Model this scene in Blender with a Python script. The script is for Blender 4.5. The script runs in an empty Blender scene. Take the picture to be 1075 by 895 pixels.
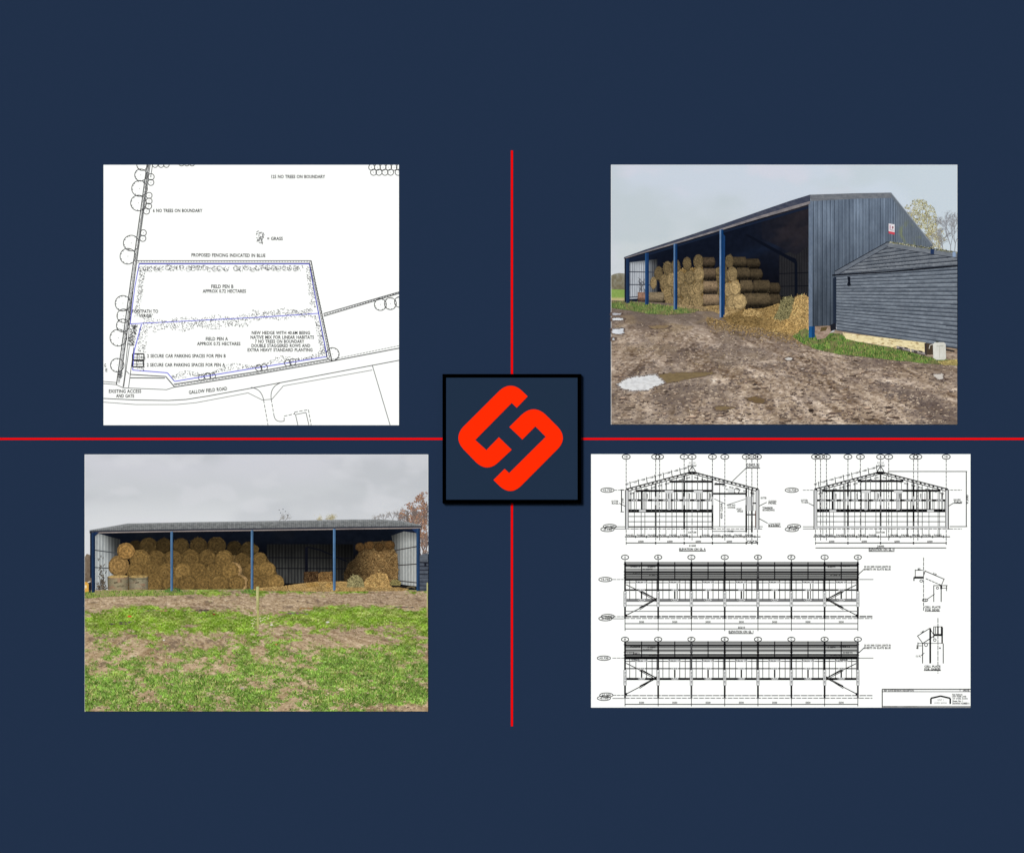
# A navy display board seen square on.  Fixed to it: two printed technical drawings, two flat
# photographic prints, two red stripes and a raised square emblem tile.  The prints are flat
# objects in the place, so what they show is laid down as thin layers of coloured ink, light and shade included.
import bpy, math, random
import numpy as np
from math import radians, sin, cos, pi

scn = bpy.context.scene
COL = scn.collection

# ------------------------------------------------------------------ camera, sky, sun, exposure
S = 0.002                      # metres on the board per unit of the layout
CX, CY, ZC = 537.5, 447.5, 1.65   # layout centre and its height above the ground
DIST = 9.0
cam_d = bpy.data.cameras.new('camera'); cam = bpy.data.objects.new('camera', cam_d); COL.objects.link(cam)
cam.location = (0, -DIST, ZC); cam.rotation_euler = (radians(90), 0, 0)
cam_d.sensor_width = 36; cam_d.sensor_fit = 'HORIZONTAL'
cam_d.lens = 36 * (DIST - 0.004) / (1075 * S)
cam_d.clip_end = 2000
scn.camera = cam

SUN_EL, SUN_AZ = radians(18), radians(-19)       # high over the viewer's left shoulder
world = bpy.data.worlds.new('World'); scn.world = world; world.use_nodes = True
wt = world.node_tree; bg = wt.nodes['Background']
sky = wt.nodes.new('ShaderNodeTexSky'); sky.sky_type = 'NISHITA'; sky.sun_disc = False
sky.sun_elevation = SUN_EL; sky.sun_rotation = pi + SUN_AZ * -1
wt.links.new(sky.outputs[0], bg.inputs[0]); bg.inputs[1].default_value = 0.05
sd = bpy.data.lights.new('sun', 'SUN'); sun = bpy.data.objects.new('sun', sd); COL.objects.link(sun)
sd.energy = 3.2; sd.angle = radians(14.0); sd.color = (1.0, 0.99, 0.97)
sun.location = (-4, -6, 6)
sun.rotation_euler = (radians(90) - SUN_EL, 0, SUN_AZ)
scn.view_settings.view_transform = 'Standard'; scn.view_settings.look = 'None'
scn.view_settings.gamma = 1; scn.view_settings.use_curve_mapping = False
scn.view_settings.exposure = 0.22
K = np.array([0.775, 0.80, 0.805])                 # reflectance of the whitest paper

# ------------------------------------------------------------------ helpers
def lin(c):
    c = np.clip(np.asarray(c, dtype=float), 0, 255) / 255.0
    return np.where(c <= 0.04045, c / 12.92, ((c + 0.055) / 1.055) ** 2.4) * K

def hsh(ix, iy, seed):
    h = (ix.astype(np.int64) * 374761393 + iy.astype(np.int64) * 668265263 + int(seed) * 982451653) & 0xFFFFFFFF
    h = ((h ^ (h >> 13)) * 1274126177) & 0xFFFFFFFF
    h = h ^ (h >> 16)
    return (h & 0xFFFFFF) / float(0xFFFFFF)
def vn(x, y, seed=0):
    x = np.asarray(x, float); y = np.asarray(y, float)
    ix = np.floor(x); iy = np.floor(y); fx = x - ix; fy = y - iy
    fx = fx * fx * (3 - 2 * fx); fy = fy * fy * (3 - 2 * fy)
    a = hsh(ix, iy, seed); b = hsh(ix + 1, iy, seed); c = hsh(ix, iy + 1, seed); d = hsh(ix + 1, iy + 1, seed)
    return (a * (1 - fx) + b * fx) * (1 - fy) + (c * (1 - fx) + d * fx) * fy
def fbm(x, y, o=4, seed=0, g=0.5):
    s = 0; a = 1; t = 0
    for k in range(o):
        s = s + a * vn(x * 2 ** k + 13.7 * k, y * 2 ** k + 7.1 * k, seed + k); t += a; a *= g
    return s / t
def mix(a, b, t):
    t = np.clip(np.asarray(t, float), 0, 1)[..., None]
    return np.asarray(a, float) * (1 - t) + np.asarray(b, float) * t
def sst(a, b, x):
    t = np.clip((x - a) / (b - a), 0, 1); return t * t * (3 - 2 * t)
def flat(c):
    return lambda X, Y: np.broadcast_to(np.array(c, float), X.shape + (3,))

# ------------------------------------------------------------------ materials
def node_mat(name, rough=1.0, spec=0.0):
    m = bpy.data.materials.new(name); m.use_nodes = True
    nt = m.node_tree; b = nt.nodes['Principled BSDF']
    b.inputs['Roughness'].default_value = rough
    b.inputs['Specular IOR Level'].default_value = spec
    return m, nt, b
def paint(name, rgb, vary=0.02, scale=900, rough=0.9, bump=0.0, spec=0.0):
    m, nt, b = node_mat(name, rough, spec)
    tc = nt.nodes.new('ShaderNodeTexCoord'); n = nt.nodes.new('ShaderNodeTexNoise')
    n.inputs['Scale'].default_value = scale; n.inputs['Detail'].default_value = 3
    nt.links.new(tc.outputs['Object'], n.inputs['Vector'])
    r = nt.nodes.new('ShaderNodeMapRange'); r.inputs['To Min'].default_value = 1 - vary; r.inputs['To Max'].default_value = 1 + vary
    nt.links.new(n.outputs['Fac'], r.inputs['Value'])
    v = nt.nodes.new('ShaderNodeVectorMath'); v.operation = 'SCALE'
    v.inputs[0].default_value = tuple(lin(rgb)); nt.links.new(r.outputs[0], v.inputs['Scale'])
    nt.links.new(v.outputs[0], b.inputs['Base Color'])
    if bump:
        bp = nt.nodes.new('ShaderNodeBump'); bp.inputs['Strength'].default_value = bump; bp.inputs['Distance'].default_value = 0.0005
        nt.links.new(n.outputs['Fac'], bp.inputs['Height']); nt.links.new(bp.outputs[0], b.inputs['Normal'])
    return m
def ink(name, amp=0.0, scale=500.0, sx=1.0, sz=1.0, detail=2):
    """printed ink: pigment laid down per face, broken up by a procedural grain"""
    m, nt, b = node_mat(name)
    at = nt.nodes.new('ShaderNodeAttribute'); at.attribute_name = 'Pigment'
    if amp:
        tc = nt.nodes.new('ShaderNodeTexCoord'); mp = nt.nodes.new('ShaderNodeMapping')
        mp.inputs['Scale'].default_value = (sx, 1, sz)
        n = nt.nodes.new('ShaderNodeTexNoise'); n.inputs['Scale'].default_value = scale; n.inputs['Detail'].default_value = detail
        nt.links.new(tc.outputs['Object'], mp.inputs[0]); nt.links.new(mp.outputs[0], n.inputs['Vector'])
        r = nt.nodes.new('ShaderNodeMapRange'); r.inputs['From Min'].default_value = 0.25; r.inputs['From Max'].default_value = 0.75
        r.inputs['To Min'].default_value = 1 - amp; r.inputs['To Max'].default_value = 1 + amp
        nt.links.new(n.outputs['Fac'], r.inputs['Value'])
        v = nt.nodes.new('ShaderNodeVectorMath'); v.operation = 'SCALE'
        nt.links.new(at.outputs['Color'], v.inputs[0]); nt.links.new(r.outputs[0], v.inputs['Scale'])
        nt.links.new(v.outputs[0], b.inputs['Base Color'])
    else:
        nt.links.new(at.outputs['Color'], b.inputs['Base Color'])
    return m
M = dict(
    line=ink('line_ink'),
    soft=ink('sky_ink', 0.015, 300),
    wall=ink('sheet_metal_ink', 0.10, 420, 1, 0.35),
    wood=ink('timber_ink', 0.16, 450, 0.3, 1),
    straw=ink('straw_ink', 0.22, 520, 1, 1, 3),
    mud=ink('mud_ink', 0.16, 480, 0.8, 1.2, 3),
    grass=ink('grass_ink', 0.18, 480, 1.2, 0.8, 3),
    leaf=ink('foliage_ink', 0.15, 500),
    dark=ink('interior_ink', 0.18, 90),
)

# ------------------------------------------------------------------ things, parts, ink layers
class Print:
    """a flat print fixed to the board; its parts are stacked in 0.02 mm layers of ink"""
    def __init__(s, name, rect, label, cat, group=None, y0=-0.0008):
        s.rect = rect; s.ox = (rect[0] + rect[2]) / 2; s.oz = rect[3]
        e = bpy.data.objects.new(name, None); COL.objects.link(e); e.empty_display_size = 0.05
        e.location = ((s.ox - CX) * S, y0, ZC - (s.oz - CY) * S)
        e['label'] = label; e['category'] = cat
        if group: e['group'] = group
        s.e = e; s.depth = 0.00004; s.drawn = False
    def to(s, p):
        return (p[0] - s.ox) * S, -(p[1] - s.oz) * S
LW = [1.0]                     # pen weight of the sheet being drawn
class Ink:
    def __init__(s): s.V = []; s.C = []; s.F = []; s.n = 0; s.G = []; s.T = []; s.tag = 0
    def _add(s, xy, cols, faces):
        s.V.append(np.asarray(xy, float)); s.C.append(np.asarray(cols, float)); s.G.append(None); s.T.append(s.tag)
        s.F += [tuple(i + s.n for i in f) for f in faces]; s.n += len(xy)
        return s
    def poly(s, pts, c):
        s.tag = 1 if min(c) > 165 else 0
        s._add(pts, [c] * len(pts), [tuple(range(len(pts)))]); s.tag = 0
        return s
    def rect(s, x0, y0, x1, y1, c): return s.poly([(x0, y0), (x1, y0), (x1, y1), (x0, y1)], c)
    def line(s, pts, w, c, closed=False, dash=None, clip=None):
        pts = [tuple(map(float, p)) for p in pts]; w = w * LW[0]
        if closed: pts = pts + [pts[0]]
        for a, b in zip(pts, pts[1:]):
            d = math.hypot(b[0] - a[0], b[1] - a[1])
            if d < 1e-6: continue
            ux, uy = (b[0] - a[0]) / d, (b[1] - a[1]) / d
            segs = [(0, d)]
            if dash:
                segs = []; t = 0
                while t < d: segs.append((t, min(d, t + dash[0]))); t += dash[0] + dash[1]
            for t0, t1 in segs:
                p = [a[0] + ux * t0, a[1] + uy * t0]; q = [a[0] + ux * t1, a[1] + uy * t1]
                if clip:
                    r = clipseg(p, q, clip)
                    if not r: continue
                    p, q = r
                nx, ny = -uy * w / 2, ux * w / 2
                s.poly([(p[0] + nx, p[1] + ny), (q[0] + nx, q[1] + ny), (q[0] - nx, q[1] - ny), (p[0] - nx, p[1] - ny)], c)
        return s
    def ell(s, cx, cy, rx, ry, w, c, n=24, clip=None, fill=None, a0=0, a1=2 * pi):
        pts = [(cx + rx * cos(a0 + (a1 - a0) * i / n), cy + ry * sin(a0 + (a1 - a0) * i / n)) for i in range(n + 1)]
        if fill is not None: s.poly(pts[:-1], fill)
        if w: s.line(pts, w, c, clip=clip)
        return s
    def strokes(s, x0, y0, x1, y1, w, cols):
        """many thin tapering strokes at once (arrays)"""
        x0, y0, x1, y1 = map(lambda a: np.asarray(a, float), (x0, y0, x1, y1))
        w = np.broadcast_to(np.asarray(w, float), x0.shape)
        d = np.hypot(x1 - x0, y1 - y0) + 1e-6
        nx, ny = -(y1 - y0) / d * w / 2, (x1 - x0) / d * w / 2
        v = np.stack([np.stack([x0 + nx, y0 + ny], 1), np.stack([x1 + nx * .5, y1 + ny * .5], 1),
                      np.stack([x1 - nx * .5, y1 - ny * .5], 1), np.stack([x0 - nx, y0 - ny], 1)], 1).reshape(-1, 2)
        c = np.repeat(np.asarray(cols, float), 4, axis=0)
        k = len(x0)
        s._add(v, c, [(4 * i, 4 * i + 1, 4 * i + 2, 4 * i + 3) for i in range(k)])
        s.G[-1] = np.repeat(np.arange(k) % 5, 4)
        return s
    def field(s, poly, colf, step=1.0, axis='y'):
        P = [(p[1], p[0]) if axis == 'x' else tuple(p) for p in poly]
        ys = sorted(set(p[1] for p in P)); rows = []
        for a, b in zip(ys, ys[1:]):
            k = max(1, int(math.ceil((b - a) / step)))
            rows += [a + (b - a) * i / k for i in range(k)]
        rows.append(ys[-1]); rows = np.array(rows)
        lo = np.full(len(rows), 1e9); hi = np.full(len(rows), -1e9)
        for p, q in zip(P, P[1:] + P[:1]):
            a, b = (p, q) if p[1] <= q[1] else (q, p)
            m = (rows >= a[1] - 1e-9) & (rows <= b[1] + 1e-9)
            if b[1] - a[1] < 1e-9: xs0 = min(a[0], b[0]); xs1 = max(a[0], b[0]); lo[m] = np.minimum(lo[m], xs0); hi[m] = np.maximum(hi[m], xs1)
            else:
                xx = a[0] + (b[0] - a[0]) * (rows[m] - a[1]) / (b[1] - a[1])
                lo[m] = np.minimum(lo[m], xx); hi[m] = np.maximum(hi[m], xx)
        nx = max(1, int(math.ceil((hi - lo).max() / step)))
        t = np.linspace(0, 1, nx + 1)[None, :]
        X = lo[:, None] + (hi - lo)[:, None] * t; Y = np.repeat(rows[:, None], nx + 1, 1)
        if axis == 'x': X, Y = Y, X
        c = colf(X, Y).reshape(-1, 3)
        w = nx + 1
        f = [(r * w + i, r * w + i + 1, (r + 1) * w + i + 1, (r + 1) * w + i) for r in range(len(rows) - 1) for i in range(nx)]
        return s._add(np.stack([X.ravel(), Y.ravel()], 1), c, f)
    def build(s, name, pr, mat='line', parent=None, label=None, cap=16, kind=None):
        # every piece of ink lies a few micrometres above the one before it
        q = 3.2e-6; nb = len(s.V); lev = []; top = 0
        for i, (v, g_) in enumerate(zip(s.V, s.G)):
            b = i if nb <= cap else (0 if i == 0 else 1 + (i - 1) % (cap - 1))
            if pr.drawn: b = (1 + i % 5, 7 + i % 3, 11 + i % 2)[s.T[i]] + (13 if parent else 0)
            l_ = np.full(len(v), b, float) if g_ is None else b + g_
            lev.append(l_); top = max(top, l_.max())
        dy = -(pr.depth + np.concatenate(lev) * q)
        if not pr.drawn: pr.depth += (top + 2) * q
        V = np.concatenate(s.V); C = lin(np.concatenate(s.C))
        me = bpy.data.meshes.new(name)
        vx = (V[:, 0] - pr.ox) * S; vz = -(V[:, 1] - pr.oz) * S
        me.from_pydata(list(zip(vx.tolist(), dy.tolist(), vz.tolist())), [], s.F)
        at = me.color_attributes.new('Pigment', 'FLOAT_COLOR', 'POINT')
        at.data.foreach_set('color', np.concatenate([C, np.ones((len(C), 1))], 1).astype(np.float32).ravel())
        me.materials.append(M[mat]); me.update()
        o = bpy.data.objects.new(name, me); COL.objects.link(o); o.parent = parent or pr.e
        if label: o['label'] = label
        if kind: o['kind'] = kind
        return o
def clipseg(p, q, R):
    t0, t1 = 0.0, 1.0; dx, dy = q[0] - p[0], q[1] - p[1]
    for a, b in ((-dx, p[0] - R[0]), (dx, R[2] - p[0]), (-dy, p[1] - R[1]), (dy, R[3] - p[1])):
        if abs(a) < 1e-12:
            if b < 0: return None
        else:
            r = b / a
            if a < 0: t0 = max(t0, r)
            else: t1 = min(t1, r)
    if t0 >= t1: return None
    return [p[0] + dx * t0, p[1] + dy * t0], [p[0] + dx * t1, p[1] + dy * t1]

_tx = {}
def glyphs(txt, bold=0.0):
    k = (txt, bold)
    if k not in _tx:
        cu = bpy.data.curves.new('lettering', 'FONT'); cu.body = txt; cu.size = 1; cu.space_word = 1.25; cu.space_character = 1.02; cu.resolution_u = 2; cu.offset = bold
        o = bpy.data.objects.new('lettering', cu); COL.objects.link(o)
        dg = bpy.context.evaluated_depsgraph_get(); dg.update()
        me = bpy.data.meshes.new_from_object(o.evaluated_get(dg))
        v = np.array([p.co[:2] for p in me.vertices]); f = [tuple(p.vertices) for p in me.polygons]
        bpy.data.objects.remove(o); bpy.data.curves.remove(cu); bpy.data.meshes.remove(me)
        _tx[k] = (v, f)
    return _tx[k]
def text(I, txt, cx, cy, w, h, c=(40, 40, 45), ang=0, bold=0.0):
    """lettering fitted to a box w x h centred on cx, cy; ang in degrees anticlockwise"""
    v, f = glyphs(txt, bold)
    if not len(v): return
    a = v.min(0); b = v.max(0); m = (a + b) / 2; d = b - a
    q = (v - m) / np.maximum(d, 1e-6) * np.array([w, h]); r = radians(ang)
    x = cx + q[:, 0] * cos(r) - q[:, 1] * sin(r); y = cy - (q[:, 0] * sin(r) + q[:, 1] * cos(r))
    I.tag = 2; I._add(np.stack([x, y], 1), [c] * len(x), f); I.tag = 0

def box(name, x0, x1, y0, y1, z0, z1, mat, bevel=0.0, parent=None, loc=(0, 0, 0)):
    v = [(x, y, z) for x in (x0, x1) for y in (y0, y1) for z in (z0, z1)]
    v = [(a - loc[0], b - loc[1], c - loc[2]) for a, b, c in v]
    f = [(0, 1, 3, 2), (4, 6, 7, 5), (0, 4, 5, 1), (2, 3, 7, 6), (0, 2, 6, 4), (1, 5, 7, 3)]
    me = bpy.data.meshes.new(name); me.from_pydata(v, [], f); me.materials.append(mat)
    o = bpy.data.objects.new(name, me); COL.objects.link(o)
    if parent: o.parent = parent
    else: o.location = loc
    if bevel:
        b = o.modifiers.new('bevel', 'BEVEL'); b.width = bevel; b.segments = 2
    return o
def wx(px): return (px - CX) * S
def wz(py): return ZC - (py - CY) * S

# ------------------------------------------------------------------ setting and board
g = bpy.data.meshes.new('ground')
g.from_pydata([(-400, -400, 0), (400, -400, 0), (400, 400, 0), (-400, 400, 0)], [], [(0, 1, 2, 3)])
g.materials.append(paint('paving_concrete', (120, 118, 114), 0.15, 6, 0.9))
go = bpy.data.objects.new('ground', g); COL.objects.link(go); go['kind'] = 'structure'

NAVY = (33, 48, 73)
board = bpy.data.objects.new('display_board', None); COL.objects.link(board)
board['label'] = 'wide navy blue display board on which the prints and red stripes are fixed'
board['category'] = 'display board'
m_navy = paint('navy_board_paint', NAVY, 0.012, 500, 0.9, 0.0)
box('backing_panel', -1.9, 1.9, 0, 0.03, 0.45, 3.0, m_navy, 0.002, board)
m_post = paint('galvanised_post', (120, 124, 128), 0.1, 30, 0.6)
for sx in (-1.5, 1.5): box('leg', sx - 0.04, sx + 0.04, 0.032, 0.11, 0, 2.9, m_post, 0.003, board)

m_red = paint('red_stripe_vinyl', (238, 8, 6), 0.01, 400, 0.9)
st = box('red_stripe', wx(-200), wx(1275), -0.0006, 0, wz(461.65), wz(459.4), m_red, 0, None, (0, 0, wz(462.0)))
st['label'] = 'thin red horizontal stripe running the full width of the navy board'; st['category'] = 'stripe'
st['group'] = 'red stripes crossing behind the emblem tile'
st = box('red_stripe', wx(536.3), wx(538.55), -0.0010, -0.0001, wz(762.0), wz(157.9), m_red, 0, None, (0, 0, wz(762)))
st['label'] = 'thin red vertical stripe between the left and right pairs of prints'; st['category'] = 'stripe'
st['group'] = 'red stripes crossing behind the emblem tile'

# emblem tile
tile = bpy.data.objects.new('emblem_tile', None); COL.objects.link(tile)
tile.location = (wx(537.3), -0.0140, wz(528))
tile['label'] = 'square navy tile with black frame and orange-red interlocking chain link emblem'; tile['category'] = 'emblem tile'
L = tile.location
m_blk = paint('black_frame_paint', (0, 0, 0), 0.0, 400, 0.9)
m_tp = paint('tile_panel_paint', (33, 48, 69), 0.012, 500, 0.9)
X0, X1, Y0, Y1 = 464.6, 609.9, 392.6, 527.8; T = 3.7
fv = [(X0, Y0), (X1, Y0), (X1, Y1), (X0, Y1), (X0 + T, Y0 + T), (X1 - T, Y0 + T), (X1 - T, Y1 - T), (X0 + T, Y1 - T)]
vv = [(wx(a) - L[0], y, wz(b) - L[2]) for y in (-0.0030, 0.0139) for a, b in fv]
ff = []
for i in range(4):
    j = (i + 1) % 4
    ff += [(i, j, 4 + j, 4 + i), (8 + i, 12 + i, 12 + j, 8 + j), (i, 8 + i, 8 + j, j), (4 + i, 4 + j, 12 + j, 12 + i)]
me = bpy.data.meshes.new('frame'); me.from_pydata(vv, [], ff); me.materials.append(m_blk)
o = bpy.data.objects.new('frame', me); COL.objects.link(o); o.parent = tile
box('tile_panel', wx(X0 + T), wx(X1 - T), -0.0160, -0.0001, wz(Y1 - T), wz(Y0 + T), m_tp, 0, tile, tuple(L))
def q(p0, c, p1, n=10):
    return [((1 - t) ** 2 * p0[0] + 2 * t * (1 - t) * c[0] + t * t * p1[0], (1 - t) ** 2 * p0[1] + 2 * t * (1 - t) * c[1] + t * t * p1[1]) for t in [i / n for i in range(n + 1)]]
m_or = paint('orange_red_emblem_paint', (255, 44, 6), 0.01, 400, 0.9)
def link(pts):
    pts = [(455 + x / 5.9636, 385 + y / 5.9636) for x, y in pts]
    import bmesh
    bm = bmesh.new()
    vs = [bm.verts.new((wx(a) - L[0], -0.0030, wz(b) - L[2])) for a, b in pts]
    fc = bm.faces.new(vs); r = bmesh.ops.extrude_face_region(bm, geom=[fc])
    for v in r['geom']:
        if isinstance(v, bmesh.types.BMVert): v.co.y = -0.0019
    bmesh.ops.recalc_face_normals(bm, faces=bm.faces)
    me = bpy.data.meshes.new('chain_link'); bm.to_mesh(me); bm.free(); me.materials.append(m_or)
    o = bpy.data.objects.new('chain_link', me); COL.objects.link(o); o.parent = tile
link([(590, 185)] + q((552, 148), (484, 88), (415, 148)) + q((187, 375), (126, 443), (187, 513)) + q((268, 597), (337, 660), (405, 598))
     + [(490, 518), (410, 440), (332, 520), (262, 457), (490, 226), (522, 256)])
link([(475, 376)] + q((552, 300), (626, 232), (700, 297)) + q((778, 375), (842, 445), (778, 513)) + q((550, 742), (483, 808), (415, 745))
     + [(376, 707), (446, 637), (474, 664), (703, 437), (638, 372), (557, 454)])

m_paper = paint('white_print_paper', (255, 255, 255), 0.0, 300, 1.0)
def paper(pr, grow=0.0):
    x0, y0, x1, y1 = pr.rect
    return box('paper_sheet', wx(x0 - grow), wx(x1 + grow), 0.0, 0.0007, wz(y1 + grow), wz(y0 - grow), m_paper, 0, pr.e, (pr.e.location[0], 0, pr.e.location[2]))
BK = (16, 16, 18); GR = (88, 88, 90)

# ================================================================== SITE PLAN
R0 = (108.5, 173, 418.8, 446.2)
P = Print('site_plan_print', R0, 'white printed site plan with field pens, tree circles and a road, upper left', 'site plan', 'technical drawings fixed on the navy board'); P.drawn = True; LW[0] = 1.5
paper(P)
rnd = random.Random(3)
def z1(x, y): return 100 + x / 6.3, 165 + y / 6.3
def z2(x, y): return 260 + x / 6.3, 165 + y / 6.3
def z3(x, y): return 100 + x / 5.888, 300 + y / 5.888
def z4(x, y): return 260 + x / 5.888, 300 + y / 5.888
def pl(name, lines, w, c, dash=None, label=None):
    for l in lines:
        I = Ink(); I.line(l, w, c, dash=dash, clip=R0); I.build(name, P, label=label)
# field boundary on the west, double line
pl('boundary_line', [[(154.2, 173), z3(130, 610)], [(155.8, 173), (140, 300), z3(158, 560)]], 0.7, (70, 70, 72), label='west field boundary')
pl('boundary_line', [[(157.5, 173), (139.9, 300), z3(180, 560), z3(170, 628)], [(160, 173), (158, 186)]], 0.55, (120, 120, 122))
I = Ink()                                                          # hedge scallops beside the boundary
for i in range(150):
    t = i / 150; y = 174 + t * 228; x = 155.4 - (y - 173) * 0.1385 + 0.8
    I.ell(x + rnd.uniform(-.3, .6), y, 1.0, 1.2, 0.35, (140, 140, 142), 7)
I.build('hedge_line', P)
I = Ink()
x = 144
while x < 326: I.ell(x, 274.9, 1.7, 1.3, 0.4, (110, 110, 112), 8, a0=pi, a1=2 * pi); x += 2.9
I.line([(143.4, 273.6), (326.5, 273.6)], 0.55, (95, 95, 98)); I.line([(143.4, 276), (325, 276)], 0.35, (120, 120, 130))
I.build('hedge_line', P)
I = Ink()
for k in range(34):
    t = k / 34; p = (326 + t * 21.5, 276 + t * 102); I.ell(p[0], p[1], 1.2, 1.6, 0.35, (140, 140, 142), 7)
I.line([(326.5, 273.6), (331.5, 300), z4(520, 465)], 0.7, (80, 80, 82)); I.line([(324.8, 275), (330.2, 300), z4(505, 445)], 0.5, (110, 110, 120))
I.build('hedge_line', P)
BL = (112, 112, 225); B2 = (80, 80, 190)
pl('blue_fence_line', [[(146, 276.8), (324.7, 276.8)]], 0.8, B2)
pl('blue_fence_line', [[(146, 276.8), z3(245, 0), z3(215, 235), (270, 333.1), z4(435, 170)]], 0.6, BL)
pl('blue_fence_line', [[(324.7, 276.6), (328.8, 300), z4(490, 437)]], 0.75, B2)
pl('blue_fence_line', [[z3(285, 237), z3(240, 400), z3(230, 520), z3(445, 537), z3(490, 590), (260, 387.5), z4(490, 437)]], 0.7, BL)
pl('boundary_line', [[z3(215, 547), z3(435, 560), z3(490, 625), z3(1001, 545), z4(520, 465), z4(935, 385)],
                     [z3(215, 568), z3(430, 570)], [z3(485, 608), z3(1001, 530), z4(500, 452)]], 0.7, (75, 75, 78))
pl('boundary_line', [[z4(520, 455), z4(935, 370)], [z3(490, 615), z3(1001, 538), z4(510, 458)]], 0.45, (120, 120, 122), dash=(2.5, 0.8))
pl('boundary_line', [[z4(470, 187), z4(935, 47)], [z4(468, 172), z4(935, 38)]], 0.65, (75, 75, 78))
pl('boundary_line', [[z4(470, 180), z4(935, 43)]], 0.5, (130, 130, 132), dash=(2, 1))
pl('road_line', [[z3(45, 603), z3(128, 610), z3(172, 630), z3(440, 641), z3(490, 625)], [z3(45, 590), z3(135, 598)],
                 [z3(210, 375), z3(175, 625)], [z3(238, 380), z3(205, 628)], [z3(190, 525), z3(210, 545)]], 0.5, (90, 90, 92))
pl('road_line', [[z3(45, 695), z3(250, 705), z3(450, 708), z3(560, 702), z3(700, 680), z3(1001, 625), z4(935, 460)]], 0.6, (85, 85, 88), label='edge of the road')
pl('road_line', [[z3(45, 718), z3(250, 733), z3(500, 733), z3(620, 722), z3(940, 662), z4(0, 660), z4(90, 705), z4(150, 700), z4(220, 618), z4(770, 520)]], 0.45, (110, 110, 112))
pl('road_line', [q(z4(20, 627), z4(85, 635), z4(98, 705)), q(z4(200, 600), z4(135, 625), z4(145, 700)), [z4(770, 490), z4(880, 860)]], 0.5, (95, 95, 98))
pl('building_outline', [[z4(98, 705), z4(125, 860)], [z4(145, 700), z4(162, 800)] , q(z4(162, 800), z4(170, 848), z4(225, 835)), [z4(225, 835), z4(225, 805), z4(290, 790)],
                        [z4(290, 795), z4(290, 780), z4(375, 765), z4(392, 860)]], 0.5, (105, 105, 108), dash=(3.5, 1.4))
pl('building_outline', [[z4(310, 860), z4(295, 795), z4(360, 782), z4(378, 860)]], 0.5, (105, 105, 108))
# tree symbols
def tree(c, r, big):
    I = Ink(); I.ell(c[0], c[1], r, r, 0.55, (70, 70, 72), 26, clip=R0)
    if big:
        for k in range(11):
            a = k * 2 * pi / 11 + rnd.uniform(-.2, .2)
            I.line([(c[0] + r * cos(a), c[1] + r * sin(a)), (c[0] + r * .84 * cos(a + .08), c[1] + r * .84 * sin(a + .08))], 0.5, (70, 70, 72), clip=R0)
    if R0[1] < c[1] - .5 and c[0] < R0[2] - .5: I.ell(c[0], c[1], 0.38, 0.38, 0, None, 8, fill=(60, 60, 62))
    I.build('tree_symbol', P)
for x, y, r in [(300, 118, 40), (292, 207, 52), (285, 303, 52), (237, 568, 52), (215, 655, 52), (310, 52, 36)]: tree(z1(x, y), r / 6.3, 1)
for x, y, r in [(368, 130, 21), (367, 167, 20), (355, 253, 20), (355, 290, 20), (352, 324, 20), (338, 357, 20), (317, 500, 20), (314, 537, 20),
                (395, 50, 18), (435, 50, 18), (470, 50, 18), (570, 40, 18), (605, 40, 18), (640, 40, 18)]: tree(z1(x, y), r / 6.3, 0)
for x, y in [(820, 67), (858, 67), (895, 67), (932, 67), (968, 67), (1003, 67), (832, 100), (868, 100), (908, 100), (945, 100), (995, 100)]: tree(z2(x, y), 20 / 6.3, 0)
for x, y, r in [(170, 108, 48), (175, 185, 42), (170, 245, 40), (142, 320, 52), (135, 490, 42)]: tree(z3(x, y), r / 5.888, 1)
for x, y, r in [(655, 567, 18), (693, 558, 20), (725, 556, 18)]: tree(z3(x, y), r / 5.888, 0)
for x, y, r, b in [(68, 507, 20, 0), (102, 504, 20, 0), (247, 477, 20, 0), (278, 470, 20, 0), (525, 422, 40, 1), (820, 115, 37, 1), (882, 110, 37, 1), (940, 100, 33, 1)]: tree(z4(x, y), r / 5.888, b)
# grass stippling
def stipple(name, n, fn, c=(70, 70, 74), l=0.95, w=0.36):
    I = Ink()
    for _ in range(n):
        x, y = fn(); a = rnd.choice([0.9, -0.9, 1.4, 0.2]) + rnd.uniform(-.3, .3)
        I.line([(x, y), (x + l * cos(a), y + l * sin(a))], w, c, clip=R0)
    return I.build(name, P)
def clump(cx, cy, r):
    a = rnd.uniform(0, 2 * pi); rr = r * rnd.random() ** .5; return cx + rr * cos(a), cy + rr * .8 * sin(a)
north = [(147 + i * 5.6 + rnd.uniform(-1, 1), 281 + rnd.uniform(-.8, 1.2)) for i in range(31) if i not in (17,)]
stipple('grass_hatching', 620, lambda: clump(*rnd.choice(north), 3.4))
I = Ink()
for cx, cy in north: I.ell(cx, cy + 0.5, 2.6, 2.8, 0.32, (150, 150, 152), 10, a0=rnd.uniform(0, 2), a1=rnd.uniform(3.3, 5.5))
I.build('shrub_outline', P)
stipple('grass_hatching', 170, lambda: (lambda t: (148.5 - t * 6 + rnd.uniform(-2, 3.4), 286 + t * 46))(rnd.random()))
def midband():
    t = rnd.random(); x = 150 + t * 178; y = 340 - t * 9; s = 4.5 + 3 * sin(x * .09) ** 2
    return x, y + rnd.uniform(-1, 1) * (s if x < 262 else s * .8) + (2.0 if 160 < x < 262 else -3)
stipple('grass_hatching', 900, midband)
stipple('grass_hatching', 140, lambda: (lambda t: (325 + t * 4 + rnd.uniform(-4, 2), 280 + t * 42))(rnd.random()))
stipple('grass_hatching', 150, lambda: (lambda t: (334 + t * 8 + rnd.uniform(-5, 0), 331 + t * 42))(rnd.random()))
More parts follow.
